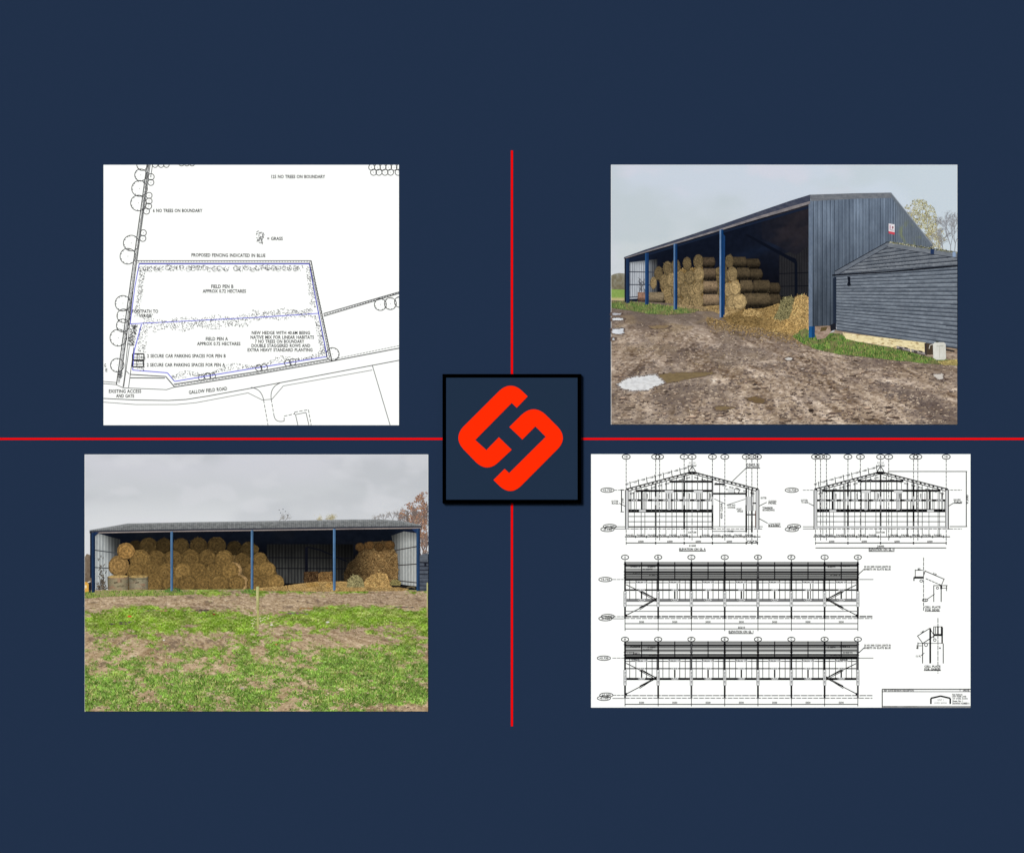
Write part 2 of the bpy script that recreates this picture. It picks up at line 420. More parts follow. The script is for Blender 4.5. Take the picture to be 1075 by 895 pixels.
stipple('grass_hatching', 420, lambda: (lambda t: (180 + t * 160, 399 - t * 25 + rnd.uniform(-8, -0.5) * (0.6 + .4 * sin(t * 20))))(rnd.random()))
stipple('grass_hatching', 170, lambda: (lambda t: (146 - t * 4 + rnd.uniform(0, 9), 343 + t * 46))(rnd.random()))
stipple('hatched_verge', 190, lambda: (lambda t: (140.5 - t * 4 + rnd.uniform(-3.4, 3.4), 341 + t * 22))(rnd.random()), (80, 80, 82), 1.4, 0.4)
stipple('hatched_verge', 50, lambda: (125.5 + rnd.uniform(-2, 2.4), 390 + rnd.uniform(0, 6)), (90, 90, 92), 1.2, 0.4)
stipple('grass_key_symbol', 46, lambda: (272.5 + rnd.uniform(-4.2, 4.2), 249 + rnd.uniform(-6, 6)), (95, 95, 98), 1.8, 0.45)
for (a, b, c, d) in [(230, 420, 300, 458), (228, 462, 298, 500)]:
    I = Ink(); I.line([z3(a, b), z3(c, b), z3(c, d), z3(a, d)], 0.9, (40, 40, 42), closed=True)
    I.line([z3(a + 28, b), z3(a + 28, d)], 0.5, BK); I.line([z3(a, (b + d) / 2 + 3), z3(c, (b + d) / 2 + 3)], 0.5, BK); I.build('parking_space_outline', P)
def cap(t, cx, cy, w, h=3.3, ang=0, c=(8, 8, 12), pr=None):
    I = Ink(); text(I, t, cx, cy, w, h * 1.12, c, ang, .026); return I.build('caption', pr or P)
cap('6 NO TREES ON BOUNDARY', 186.4, 221.0, 52)
cap('PROPOSED FENCING INDICATED IN BLUE', 239.7, 267.9, 77.6, 3.3, -0.4)
cap('125 NO TREES ON BOUNDARY', 313, 185.4, 56.6)
cap('= GRASS', 288.6, 250.4, 16.4, 3.2)
cap('FIELD PEN B', 233.3, 300.6, 23.3); cap('APPROX 0.72 HECTARES', 235.4, 305.5, 45.6)
cap('FOOTPATH TO', 152.3, 326.7, 27.2); cap('VERGE', 152, 331.4, 13)
cap('FIELD PEN A', 227.6, 355.6, 23.3); cap('APPROX 0.72 HECTARES', 229.5, 360.7, 45.6)
cap('2 SECURE CAR PARKING SPACES FOR PEN B', 195.6, 373.5, 82.6); cap('2 SECURE CAR PARKING SPACES FOR PEN A', 195.1, 382.9, 82.2)
cap('EXISTING ACCESS', 131.1, 410.5, 34); cap('AND GATE', 131.2, 415.4, 19)
cap('GALLOW FIELD ROAD', 218.2, 409.7, 40.5, 3.4, 6)
cap('G', 110.2, 383.4, 2); cap('E', 111.6, 388.3, 2)
for t, x0, x1, y in [('NEW HEDGE WITH 40.6M BEING', 264.2, 325.4, 349.2), ('NATIVE MIX FOR LINEAR HABITATS', 262.9, 329.6, 353.9), ('7 NO TREES ON BOUNDARY', 267.6, 319.4, 358.3),
                     ('DOUBLE STAGGERED ROWS AND', 263.9, 325.6, 362.7), ('EXTRA HEAVY STANDARD PLANTING', 259.8, 328, 367.2)]:
    cap(t, (x0 + x1) / 2, y, x1 - x0, 3.2)

# ================================================================== ELEVATION DRAWING
R3 = (620.5, 476.5, 1019, 742.4)
P = Print('elevation_drawing_print', R3, 'white printed sheet of barn steelwork elevations and details, lower right', 'elevation drawing', 'technical drawings fixed on the navy board'); P.drawn = True; LW[0] = 1.7
paper(P)
DK = (18, 18, 20)
def H(I, x0, x1, y, w=0.5, c=BK, dash=None): I.line([(x0, y), (x1, y)], w, c, dash=dash, clip=R3)
def Vl(I, x, y0, y1, w=0.5, c=BK, dash=None): I.line([(x, y0), (x, y1)], w, c, dash=dash, clip=R3)
def bubble(parent, x, y, ch, rx=4.2, ry=2.5):
    I = Ink(); I.ell(x, y, rx, ry, 0.55, BK, 20); text(I, ch, x, y, 1.2 * len(ch) + .7, 2.6, BK, 0, .04); I.build('grid_bubble', P, parent=parent)
def level(parent, x, y, t):
    I = Ink(); I.ell(x, y, 7, 2.3, 0.5, BK, 22); text(I, t, x, y, 9.5, 2.3, BK, 0, .04); I.build('level_marker', P, parent=parent)
def scrib(I, x, y, w, c=BK, t='6000', h=1.7, ang=0): text(I, t, x, y, w * 1.05, h * 1.3, c, ang, 0.04)
def gable(xs, names, xl, xr, xa, right_open):
    I = Ink(); eav, ya = 514.3, 495
    for x in xs: Vl(I, x, 482, 572 if x in (xs[0], xs[-1]) else 567, 0.5, (110, 110, 112), dash=(3.4, 0.7))
    for sgn, xe in ((-1, xl), (1, xr)):                     # rafters with purlins
        I.line([(xa, ya), (xe, eav - 1)], 0.7, BK); I.line([(xa, ya + 2.2), (xe, eav + 1.6)], 0.5, BK)
        n = 16
        for k in range(n):
            t = (k + .5) / n; x = xa + (xe - xa) * t; y = ya + (eav - ya) * t
            I.rect(x - 1.0, y - .9, x + 1.0, y + 1.1, BK if k % 3 == 0 else (105, 105, 107))
            if k % 2: I.line([(x, y + 1), (x + sgn * 2.4, y + 2.8)], 0.4, GR)
    # dimension string above the left rafter
    dy = -6.5
    I.line([(xa - 3, ya + dy + 1.5), (xl, eav + dy)], 0.4, (110, 110, 112), dash=(5, 1))
    for k in range(8):
        t = (k + .4) / 8; x = xa + (xl - xa) * t; y = ya + (eav - ya) * t
        I.line([(x, y), (x - 1.1, y + dy - 1)], 0.45, BK); scrib(I, x - 4, y + dy + 1.8, 3, GR, '1525', 1.5, 15)
    slope = (eav - ya) / (xa - xl)
    yr = lambda x: ya + abs(x - xa) * slope
    if not right_open: hs = [(504.8, xa - 24, xa + 24, 1.2), (514.8, xl + 8, xr - 8, 1.2), (525, xl, xr, 1.1), (535.8, xl + 3, xr - 2, 1.7)]
    else: hs = [(505.3, xa - 24, 748, 1.2), (515, xl + 10, 748, 1.2), (524.9, xl, 748, 1.1), (536.1, xl + 3, 748, 1.7), (518, 748, 784, 1.0), (508, 750, 761, 1.0)]
    for y, a, b, w in hs: H(I, a, b, y, w * 1.15, (14, 14, 16))
    xe = 748 if right_open else xr
    for y in (541.9, 547.4): H(I, xl + 2, xe, y, 0.5, (70, 70, 72))
    H(I, xl + 2, xe, 552.8, 0.9, (70, 70, 72)); H(I, xl, xr + 4, 554.9, 0.5, GR, dash=(4, .8))
    if not right_open: I.rect(xl + 2, 552, xr - 2, 554, (185, 185, 187))
    # cladding rails and thin sheeting lines
    n = 26
    for k in range(1, n):
        x = xl + (xr - xl) * k / n + rnd.uniform(-.4, .4)
        if right_open and 750 < x < 783: continue
        Vl(I, x, yr(x) + 2, 536, 0.4, (112, 112, 114) if k % 3 else (50, 50, 52))
        if k % 3 == 0: Vl(I, x, 536, 563, 0.4, (80, 80, 82))
    for gx in ([701, 731.5] if right_open else [xa - 17, xa + 17]):
        I.rect(gx, 516.5, gx + 3.2, 535, (200, 200, 202)); Vl(I, gx + 4.3, 517, 535, 0.6, BK); H(I, gx - 3, gx + 6, 516, 1.6, (215, 215, 217))
    for gx in ([674] if right_open else [874, 976.5]): Vl(I, gx, 516, 535, 0.9, DK); H(I, gx - 3, gx + 4, 536, 1.3, (205, 205, 207))
    # secondary posts, sheeting joints and their little notes
    for k in range(24):
        x = xl + (xr - xl) * (k + rnd.uniform(.1, .9)) / 24
        if right_open and x > 748: continue
        a_ = rnd.choice([506, 515, 517, 525]); Vl(I, x, max(yr(x) + 2, a_), rnd.choice([525, 536, 536]), .38, (60, 60, 62))
    for k in range(12):
        x = xl + 9 + (xr - xl - 18) * k / 11
        if right_open and x > 748: continue
        Vl(I, x, yr(x) + 3, 563, .36, (70, 70, 72))
        if k % 2: scrib(I, x + 2.5, 520.5, 5, (50, 50, 52), '2400', 1.2, 90)
        I.rect(x - 3, 524.4, x + 3, 526, (228, 228, 230)); scrib(I, x, 525.2, 5, BK, 'RAIL', 1.1)
    for k in range(9):
        t = (k + .6) / 9.5
        for sgn, xe in ((-1, xl), (1, xr)):
            x = xa + (xe - xa) * t; y = ya + (eav - ya) * t; scrib(I, x, y + 5.2, 4.6, (40, 40, 42), 'SHS', 1.3, -15 * sgn)
    # columns
    cols = [688.4, 718.3, 748, 783.5, 789.4] if right_open else [890.3, 924.6, 959.2]
    for x in cols: Vl(I, x, yr(x) + 1, 555.5 + (3 if x > 780 and right_open else 0), 1.05, DK); I.rect(x - .9, 521, x + .9, 530, (175, 175, 177)); Vl(I, x, 521, 530, .3, BK)
    for a in (xl, xr): 
        sgn = 1 if a == xl else -1
        I.rect(min(a, a + sgn * 2.6), 514.5, max(a, a + sgn * 2.6), 555, (200, 200, 202)); [I.line([(a + sgn * .6, yy), (a + sgn * 2.1, yy + 2)], .35, (60, 60, 62)) for yy in range(516, 553, 4)]; Vl(I, a, 514, 555.5, 1.0, DK); Vl(I, a + sgn * 2.6, 515, 554, 0.6, BK)
        I.rect(a - .2 * sgn, 515, a + 2.4 * sgn, 518, BK)
    if right_open:
        I.rect(784, 521, 789, 536, (205, 205, 207)); H(I, 783, 795, 528, .8, BK); H(I, 783, 795, 540, .8, BK); Vl(I, 793.6, 536, 554, 0.9, (110, 60, 50))
        I.ell(773.5, 515, 2.6, 2.9, .5, BK, 14); I.rect(764, 513, 771, 517, (225, 225, 227)); H(I, 762, 772, 513.5, .5, BK)
        I.line([(750, 523.5), (761, 528.5)], .4, GR); I.line([(783, 523.5), (763, 530)], .4, GR)
        scrib(I, 768, 530, 8, BK, 'DOOR TRACK', 1.5); scrib(I, 768, 532.5, 8, BK, 'CHANNEL', 1.4)
        scrib(I, 757.5, 536, 16, (70, 70, 72), '4500 CLEAR', 1.8, 90); Vl(I, 755.6, 505, 553, .4, BK)
        I.line([(769, 505), (783.5, 491)], .45, BK); H(I, 783, 798, 491, .6, BK); scrib(I, 790.5, 487.2, 13, BK, 'PURLINS TO', 1.6); scrib(I, 790.5, 489.4, 13, BK, 'SUIT ROOF', 1.5)
        for (x, y, w, t) in [(801.7, 522.5, 6, 'GUTTER'), (811, 526, 8, 'CLADDING'), (811, 528, 8, 'PANEL'), (806, 533, 11, 'TIMBER'), (807, 535.2, 12, 'BOARDING'), (813, 550, 12, 'CONCRETE'), (813, 552, 12, 'PANEL'), (776, 534.3, 5, 'POST'), (777, 536.4, 6, 'ANGLE')]:
            scrib(I, x, y, w, BK, t, 1.6)
        I.line([(806, 549), (795, 543)], .45, BK); I.line([(805, 527), (797, 531)], .45, BK); H(I, 807, 820, 552.6, .5, BK)
        H(I, 748, 783.5, 557.5, .45, BK); scrib(I, 767, 557.5, 6, BK, '7100'); H(I, 748, 801, 552.6, .45, GR)
    # dimension lines below
    y1, y2 = 563.2, 569.7
    H(I, xl - 1, xr + 2, y1, 0.6, BK)
    k = 0; x = xl + 4.5
    while x < xr - 4:
        if abs(x - xa) > 4: scrib(I, x, y1 - 1.6, 8.4, (70, 70, 72), 'PANEL', 1.7)
        Vl(I, x + 5.7, y1 - 1.5, y1 + 1.2, .6, BK); x += 11.4
    H(I, xs[0], xs[-1], y2, 0.55, BK)
    main = [657.4, 688.4, 718.3, 748, 783.5, 789.4, 795.3] if right_open else [856.2, 890.3, 924.6, 959.2, 993.5]
    for a, b in zip(main, main[1:]):
        Vl(I, b, y2 - 1.5, y2 + 1.5, .7, BK); scrib(I, (a + b) / 2, y2 - 1.6, min(5.5, b - a), BK, '6000' if b - a > 10 else '75', 1.6)
    if not right_open:
        H(I, xs[0], xs[-1], 574.9, .55, BK); scrib(I, xa, 573.2, 7, BK, '24000', 1.7)
        Vl(I, 1014.6, 494.6, 552.6, .55, BK); H(I, 932, 1015.5, 494.7, .5, BK); H(I, 997, 1015.5, 552.5, .5, BK); scrib(I, 1015.7, 524, 9, BK, '9.300', 1.8, 90)
        H(I, 994, 1010, 514.2, .45, GR, dash=(3, .8)); H(I, 994, 1010, 554.9, .45, GR, dash=(3, .8))
        scrib(I, 844.5, 525, 7, BK, 'GUTTER', 1.5); scrib(I, 845, 527.2, 7, BK, 'TO SIDES', 1.5); I.line([(849, 528), (855, 531)], .45, BK)
        scrib(I, 1005, 524.5, 7, BK, 'EAVES', 1.5); scrib(I, 1006, 526.7, 8, BK, 'PURLIN', 1.5); I.line([(1001, 528), (996, 531)], .45, BK); H(I, 1001, 1010, 528, .5, BK)
    else:
        Vl(I, 652.5, 514, 537, .6, BK); H(I, 651.5, 655, 514, .5, BK); H(I, 651.5, 655, 537, .5, BK); scrib(I, 653.7, 525.5, 5, BK, '2750', 1.6, 90)
        scrib(I, 645.5, 526, 7, BK, 'GUTTER', 1.4); scrib(I, 646, 528.2, 7, BK, 'RAIL', 1.4); I.line([(650, 528), (657, 531.5)], .45, BK)
        scrib(I, 727, 572.6, 7, BK, '31600', 1.6)
    # ridge mark
    text(I, 'RIDGE', xa, 485.6, 7, 1.6, BK); text(I, 'CAPPING', xa, 488, 9, 1.6, BK)
    I.line([(xa, 489), (xa - 3.6, 495)], .5, BK); I.line([(xa, 489), (xa + 3.6, 495)], .5, BK); H(I, xa - 5, xa + 5, 496.3, 1.2, BK); H(I, xa - 4, xa + 4, 489.2, .4, BK)
    H(I, xl - 12, xl, 514.3, .4, GR, dash=(3, .8)); H(I, xl - 12, xl, 552.7, .45, GR); H(I, xl - 12, xl, 554.9, .45, GR)
    scrib(I, xa, 558.6, 8, BK, 'DATUM', 1.5)
    o = I.build('gable_elevation', P, cap=900, label='gable end elevation with an open bay on its right' if right_open else 'gable end elevation closed across its full width')
    for x, n in zip(xs, names): bubble(o, x, 479.3, n)
    lx = 637.7 if right_open else 831.3
    level(o, lx, 514.3, '+5.735'); level(o, lx + 2.5, 552.4, '+0.000'); level(o, lx, 555.4, '-0.150')
    return o
gable([657.4, 688.4, 692.5, 718.3, 726.6, 748, 761, 783.5, 789.4, 795.3], ['10', '9', '8', '7', '6', '5', '4', '3', '2', '1'], 657, 796.5, 726.8, True)
gable([856.2, 861.5, 867.7, 890.3, 903.4, 924.6, 933.1, 959.2, 963.7, 993.5], ['1', '2', '3', '4', '5', '6', '7', '8', '9', '10'], 855, 995.5, 924.6, False)
def title(t, cx, cy, w, h=2.4):
    I = Ink(); text(I, t, cx, cy, w, h * 1.1, DK, 0, 0.05); H(I, cx - w / 2, cx + w / 2, cy + h / 2 + .7, .5, DK); I.build('caption', P)
title('ELEVATION ON GL A', 727, 576.3, 28); title('ELEVATION ON GL H', 925.6, 576.6, 27)
gx = [656.2, 691.0, 725.9, 760.9, 795.8, 830.9, 865.8, 900.7]
def side(dy, second):
    I = Ink(); o = lambda y: y + dy
    y0 = 589.5 if not second else 586.6; yb = 608.3 if not second else 604.6 
    e = 0 if not second else -3.6                     # second view hangs slightly higher below its bubbles
    def band(X, Y):
        y = Y - dy
        b = 172 + 0 * X
        for (yy, ww, k) in ([(592.8, 1.6, 60), (600.4, 1.3, 80), (606, 1.6, 62), (589.8, .6, 60)] if not second else [(588, 1.5, 50), (597, 1.2, 50), (602.6, 1.5, 75), (591, .8, 60)]):
            b = b - k * np.exp(-((y - yy) / ww) ** 2)
        for (yy, ww, k) in ([(596, 1.6, 45), (603, .8, 30)] if not second else [(599.3, 1.2, 62), (594, .9, 20)]): b = b + k * np.exp(-((y - yy) / ww) ** 2)
        return np.repeat(np.clip(b, 40, 245)[..., None], 3, -1)
    I.field([(656.2, o(y0)), (900.7, o(y0)), (900.7, o(yb)), (656.2, o(yb))], band, 0.7)
    for y, w in ([(593.4, 1.1), (600.4, .9), (602.7, .8), (597.4, .5), (608.3, 1.3), (604.3, .4)] if not second else [(591.2, 1.1), (593.2, .5), (596, .4), (600.7, .9), (604.3, 1.7)]):
        H(I, 656.2, 900.7, o(y), w, DK)
    for k in range(7):
        xm = (gx[k] + gx[k + 1]) / 2
        Vl(I, xm, o(y0), o(yb - 1), .65, DK)
        for dx in (-12.5, -6, 5.2, 11, 16):
            Vl(I, xm + dx, o(yb + 1), o(629.6 + e), .45, (80, 80, 82) if dx != 5.2 else (40, 40, 42))
        if k % 2 == 0 or second: Vl(I, xm, o(619 + e), o(629 + e), .9, DK)
        else: Vl(I, xm, o(619 + e), o(629 + e), .9, DK); Vl(I, xm + 2.5, o(611), o(629 + e), .5, BK)
    H(I, 656, 900.7, o(611.3 + e), .55, BK); H(I, 656, 900.7, o(619 + e), 1.0 if not second else .7, DK)
    if not second:
        H(I, 656, 900.7, o(629.8), 1.9, (120, 120, 122)); H(I, 656, 900.7, o(635.3), .5, (90, 90, 92)); H(I, 656, 900.7, o(641.4), .5, (90, 90, 92))
    else: H(I, 656, 900.7, o(629.8 + e), 1.4, (20, 20, 22))
    H(I, 656, 916, o(646.9 + e * .9), 1.0 if not second else .6, (110, 110, 112), dash=(7, .7)); H(I, 656, 916, o(648.9 + e * .7), .5, GR, dash=(5, 1))
    for k in range(7):
        xm = (gx[k] + gx[k + 1]) / 2
        for (yy, w) in ((611 + e, 14), (619 + e, 7), (629.6 + e, 8)):
            I.poly([(xm - w / 2, o(yy)), (xm - w / 2 + 1.5, o(yy - 1.1)), (xm + w / 2 - 1.5, o(yy - 1.1)), (xm + w / 2, o(yy)), (xm + w / 2 - 1.5, o(yy + 1.1)), (xm - w / 2 + 1.5, o(yy + 1.1))], (222, 222, 224))
        text(I, 'PURLIN 175', xm, o(611 + e), 12.5, 1.7, BK, 0, .05); scrib(I, xm, o(619 + e), 5, BK, '150', 1.1); scrib(I, xm, o(629.6 + e), 6, BK, 'RAIL', 1.1)
        scrib(I, xm, o(652.5 + e * .4), 5, BK, '5030', 1.6)
    for x in gx:
        Vl(I, x, o(587.5), o(662 if not second else 655), .5, GR)
        Vl(I, x, o(y0), o(649.3 + e * .7), 1.1, DK)
        for yy in (592, 600, 603, 606): I.rect(x - 1.4, o(yy - .5 + e * .5), x + 1.4, o(yy + .5 + e * .5), DK)
        I.rect(x - 1.3, o(620.5 + e), x + 1.3, o(636.5 + e), (222, 222, 224)); I.line([(x - 1.3, o(620.5 + e)), (x + 1.3, o(620.5 + e)), (x + 1.3, o(636.5 + e)), (x - 1.3, o(636.5 + e))], .4, BK, closed=True)
        scrib(I, x, o(628.5 + e), 12, (90, 90, 92), 'UB 254x146', 1.1, 90)
    for sg, xa, xb in ((1, 657.4, 689.5), (-1, 899.5, 867.3)):
        for ya in (613.4 + e, 645.6 + e):
            I.line([(xa, o(ya)), (xb, o(629 + e))], .55, BK); I.line([(xa + sg * 14, o(ya + (629 + e - ya) * .42 - 1.2)), (xa + sg * 31, o(629 + e - .6))], .5, BK)
            I.line([(xa + sg * 14, o(ya + (629 + e - ya) * .42 + 1.3)), (xa + sg * 30, o(629 + e + .6))], .4, BK)
        I.poly([(xb - 2.5 * sg, o(628 + e)), (xb, o(627 + e)), (xb, o(631 + e)), (xb - 2.5 * sg, o(630 + e))], BK)
        I.rect(xa - 1.2, o(644.5 + e), xa + 1, o(647 + e), DK)
    for (x, y, w) in [(667, 594.6, 10), (662, 600.5, 8), (668, 601, 7), (684, 595, 8), (680, 597.3, 10), (686, 603, 9), (667, 608, 8), (887, 594, 10), (873, 595, 8), (890, 600.5, 10), (877, 603, 10), (886, 608, 8)]:
        scrib(I, x, o(y + e * .5), w, (30, 30, 32), 'SHEETS', 1.2)
    H(I, 656, 901, o(654.3 + e * .4), .55, BK)
    H(I, 643, 655, o(608 + e), .4, GR, dash=(4, .6)); H(I, 902, 917, o(608 + e), .45, GR); H(I, 643, 655, o(647 + e), .45, GR, dash=(4, .6)); H(I, 643, 655, o(649.2 + e * .7), .45, GR)
    if not second: H(I, 656, 901, o(659.8), .5, BK); scrib(I, 778.5, o(658.3), 7, BK, '35210', 1.6)
    I.line([(901.5, o(602.5 + e)), (907.5, o(597 + e))], .5, BK)
    t2 = Ink()
    ob = I.build('side_elevation', P, cap=900, label='lower side elevation with open front bays' if second else 'upper side elevation with rails below the roof')
    for x, n in zip(gx, 'ABCDEFGH' if not second else 'HGFEDCBA'): bubble(ob, x, 584.7 + dy, n, 3.8, 2.3)
    lx = 635.6 if not second else 634
    level(ob, lx, 608 + dy + e, '+5.735'); level(ob, lx + 2.5, 646.8 + dy + e, '+0.000'); level(ob, lx, 649 + dy + e * .7, '-0.150')
    for k, t in enumerate(['20 NO 3000 CLEAR LIGHTS IN', 'SHEETS IN SLATE BLUE']):
        I2 = Ink(); text(I2, t, 921.2, 594.6 + dy + k * 2.7 + e, 28, 2.2, (20, 20, 22), 0, .045); I2.build('caption', P)
side(0, False); side(86.2 + 3.5 - 3.6, True)
title('ELEVATION ON GL 1', 778, 662.8, 26)
# details
I = Ink()
Vl(I, 969.7, 585, 641, .5, GR, dash=(4, .7)); H(I, 960, 969.6, 606, 1.3, DK); I.poly([(959, 605.5), (960.2, 605.5), (960.2, 609.5), (959, 609.5)], DK)
H(I, 960.5, 969, 598.3, .45, BK); Vl(I, 961, 597.5, 605, .45, BK); I.line([(971, 599), (991, 607.5)], .5, BK); I.line([(972, 607), (988, 614)], .5, BK, dash=(3, .6)); I.line([(991.5, 607), (988.5, 614)], .45, BK)
I.line([(969.5, 605), (971.5, 598.5)], .5, BK)
H(I, 980.3, 995, 614.4, .5, BK); Vl(I, 980.4, 614, 631.5, .5, BK); Vl(I, 988.2, 614, 631.5, .6, BK); Vl(I, 988.2, 614, 618, 1.2, DK); Vl(I, 993.8, 614, 620, .5, BK); H(I, 988, 994.5, 617, .4, BK)
I.ell(967.3, 609.5, 1.5, 1.3, .45, BK, 10); I.ell(984.3, 617, 1.3, 1.1, .45, BK, 10); I.ell(971.3, 629.7, 3, 1.4, .45, BK, 14); I.line([(973.8, 628.5), (981, 623.5)], .45, BK); I.ell(980.8, 623.3, .5, .5, 0, None, 8, fill=DK)
scrib(I, 965, 597.2, 3, BK, '85'); scrib(I, 981.5, 602.2, 4, BK, '210', 1.5, -22); scrib(I, 971.3, 629.7, 3, BK, '12', 1.3)
I.build('detail_drawing', P, label='upper cleat detail')

I = Ink(); text(I, 'CELL PLATE', 979, 637, 17, 2.3, BK, 0, .05); text(I, 'FOR SIDES', 979, 640, 15, 2.3, BK, 0, .05); H(I, 971, 987, 641.4, .4, GR); I.build('caption', P)
I = Ink()
Vl(I, 984.8, 648.5, 706.5, .5, GR, dash=(5, .7)); Vl(I, 976.7, 659, 696, 1.1, (15, 15, 17)); Vl(I, 968.7, 675, 696, .55, BK); Vl(I, 989.2, 658, 675, .9, DK); Vl(I, 990.4, 675, 696, .6, GR)
H(I, 963.5, 990, 675, .4, GR); I.line([(963, 667.5), (976.5, 659)], .5, BK); I.line([(963.5, 667.5), (968.8, 675)], .45, BK); I.line([(969, 675), (981, 667)], .55, BK); I.line([(976.7, 660), (981, 667)], .45, BK)
H(I, 980.3, 989, 666.2, 1.3, DK); Vl(I, 980.4, 658, 669.5, .6, BK); Vl(I, 982.3, 658, 665, .5, GR); Vl(I, 984.8, 657, 666, .9, BK); H(I, 980, 989.5, 657.6, .45, BK); Vl(I, 989, 658, 666.5, 1.3, DK)
I.ell(981.5, 671.5, 1.4, 1.4, .45, BK, 10); I.ell(972.3, 676.5, 1.6, 1.8, .45, BK, 10); I.ell(986.9, 680, .9, .9, 0, None, 10, fill=DK)
Vl(I, 963.8, 674, 681, .5, BK); H(I, 962, 968, 677.5, .4, BK); scrib(I, 963, 679.5, 3, BK, '40', 1.5, 60); scrib(I, 968.6, 663, 3.6, BK, '140', 1.5, 32); scrib(I, 964.3, 688.5, 5, BK, '12 PL', 1.5); I.line([(967, 688), (970.5, 685)], .45, BK)
I.build('detail_drawing', P, label='lower cleat detail with a thick plate')
I = Ink(); text(I, 'CELL PLATE', 979, 699.2, 17, 2.3, BK, 0, .05); text(I, 'FOR GABLES', 979, 702, 17, 2.3, BK, 0, .05); H(I, 970, 988, 703.4, .5, BK); I.build('caption', P)
# title block
I = Ink(); H(I, 926.3, 1019, 723.2, .6, BK); H(I, 926.3, 1019, 725.7, .45, GR); Vl(I, 926.3, 723, 742.3, .6, BK); H(I, 926.3, 1019, 741.5, .8, GR)
for t, x, y, w, h in [('REV DATE', 933, 724.5, 10, 1.5), ('REVISION DESCRIPTION', 949, 724.5, 21, 1.4), ('T', 1008, 724.5, 1.2, 1.5), ('APPROVED', 1014.5, 724.5, 7, 1.4), ('DRAWING STATUS', 935, 741.4, 14, 1.2), ('CONSTRUCTION', 956, 741.4, 14, 1.2),
                      ('New Steelwork', 1005.2, 728.7, 11, 1.7), ('UNIT FARM LANE', 1007, 730.8, 15, 1.6), ('OF STEEL BARN', 1008, 733, 16, 1.3), ('Sheet No: 1', 1005.5, 735.5, 11, 1.6), ('DRAWING NUMBER A', 1009, 738, 18, 1.9)]:
    text(I, t, x, y, w, h * 1.15, (50, 50, 52), 0, .04)
o = I.build('title_block', P)
I = Ink()
pts = [(977.4, 738.6), (977.4, 732.6), (987.6, 730.3), (997.7, 732.6), (997.7, 738.6)]
I.line(pts, 1.0, (20, 20, 22)); text(I, 'UNIT 1', 987.6, 734.4, 6.5, 1.9, (70, 70, 72)); text(I, 'LINED BARNS', 987.6, 737.5, 13, 1.6, (70, 70, 72))
I.build('barn_logo', P, parent=o)

LW[0] = 1.0
# ================================================================== shared drawing of straw, bales, trees
def straw_cols(rs, n, base, spread=28, dark=0.4):
    b = np.array(base, float)[None, :] + rs.normal(0, spread, (n, 1)) * np.array([1, .92, .7])[None, :]
    k = rs.random(n) < dark
    b[k] *= 0.66
    return np.clip(b, 8, 240)
def straw_field(base, seed, lo=0.55, hi=1.35, sc=1.0):
    def f(X, Y):
        n = fbm(X * .55 / sc, Y * .7 / sc, 3, seed); m = fbm(X * .16, Y * .16, 2, seed + 9)
        k = lo + (hi - lo) * (0.65 * n + .35 * m)
        return np.clip(np.array(base, float) * k[..., None], 5, 245)
    return f
def bale_round(pr, cx, cy, rx, ry, base, seed, parent=None, ragged=1.0, ring=1.0, rim=1.0):
    """the round end of a bale: coiled straw, ragged rim"""
    rs = np.random.RandomState(seed); I = Ink(); nr, nt = 9, 36
    a = np.linspace(0, 2 * pi, nt, endpoint=False); wob = 1 + 0.035 * ragged * (rs.random(nt) - .5) * 2
    R = np.linspace(0.02, 1, nr)
    X = cx + rx * R[:, None] * cos_(a)[None, :] * wob[None, :]; Y = cy + ry * R[:, None] * sin_(a)[None, :] * wob[None, :]
    coil = np.sin(R[:, None] * 17 + a[None, :] + seed) * .11 * ring
    n = fbm(X * .6, Y * .6, 3, seed) - .5
    edge = -0.42 * rim * sst(.74, 1.0, R)[:, None] * (0.68 + 0.32 * np.sin(a))[None, :]  # shade between neighbouring bales, inked as a darker rim
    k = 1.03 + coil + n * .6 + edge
    C = np.clip(np.array(base, float) * k[..., None], 5, 245).reshape(-1, 3)
    F = [(r * nt + i, r * nt + (i + 1) % nt, (r + 1) * nt + (i + 1) % nt, (r + 1) * nt + i) for r in range(nr - 1) for i in range(nt)]
    F.append(tuple(range(nt)))
    I._add(np.stack([X.ravel(), Y.ravel()], 1), C, F)
    m = int(rx * ry * 1.6); t = rs.random(m) * 2 * pi; r = rs.random(m) ** .5 * .98
    x = cx + rx * r * np.cos(t); y = cy + ry * r * np.sin(t); d = t + pi / 2 + rs.normal(0, .7, m); l = rs.uniform(.8, 2.3, m)
    I.strokes(x, y, x + l * np.cos(d), y + l * np.sin(d), rs.uniform(.3, .55, m), straw_cols(rs, m, base, 17, .42))
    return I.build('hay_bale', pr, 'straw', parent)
def cos_(a): return np.cos(a)
def sin_(a): return np.sin(a)
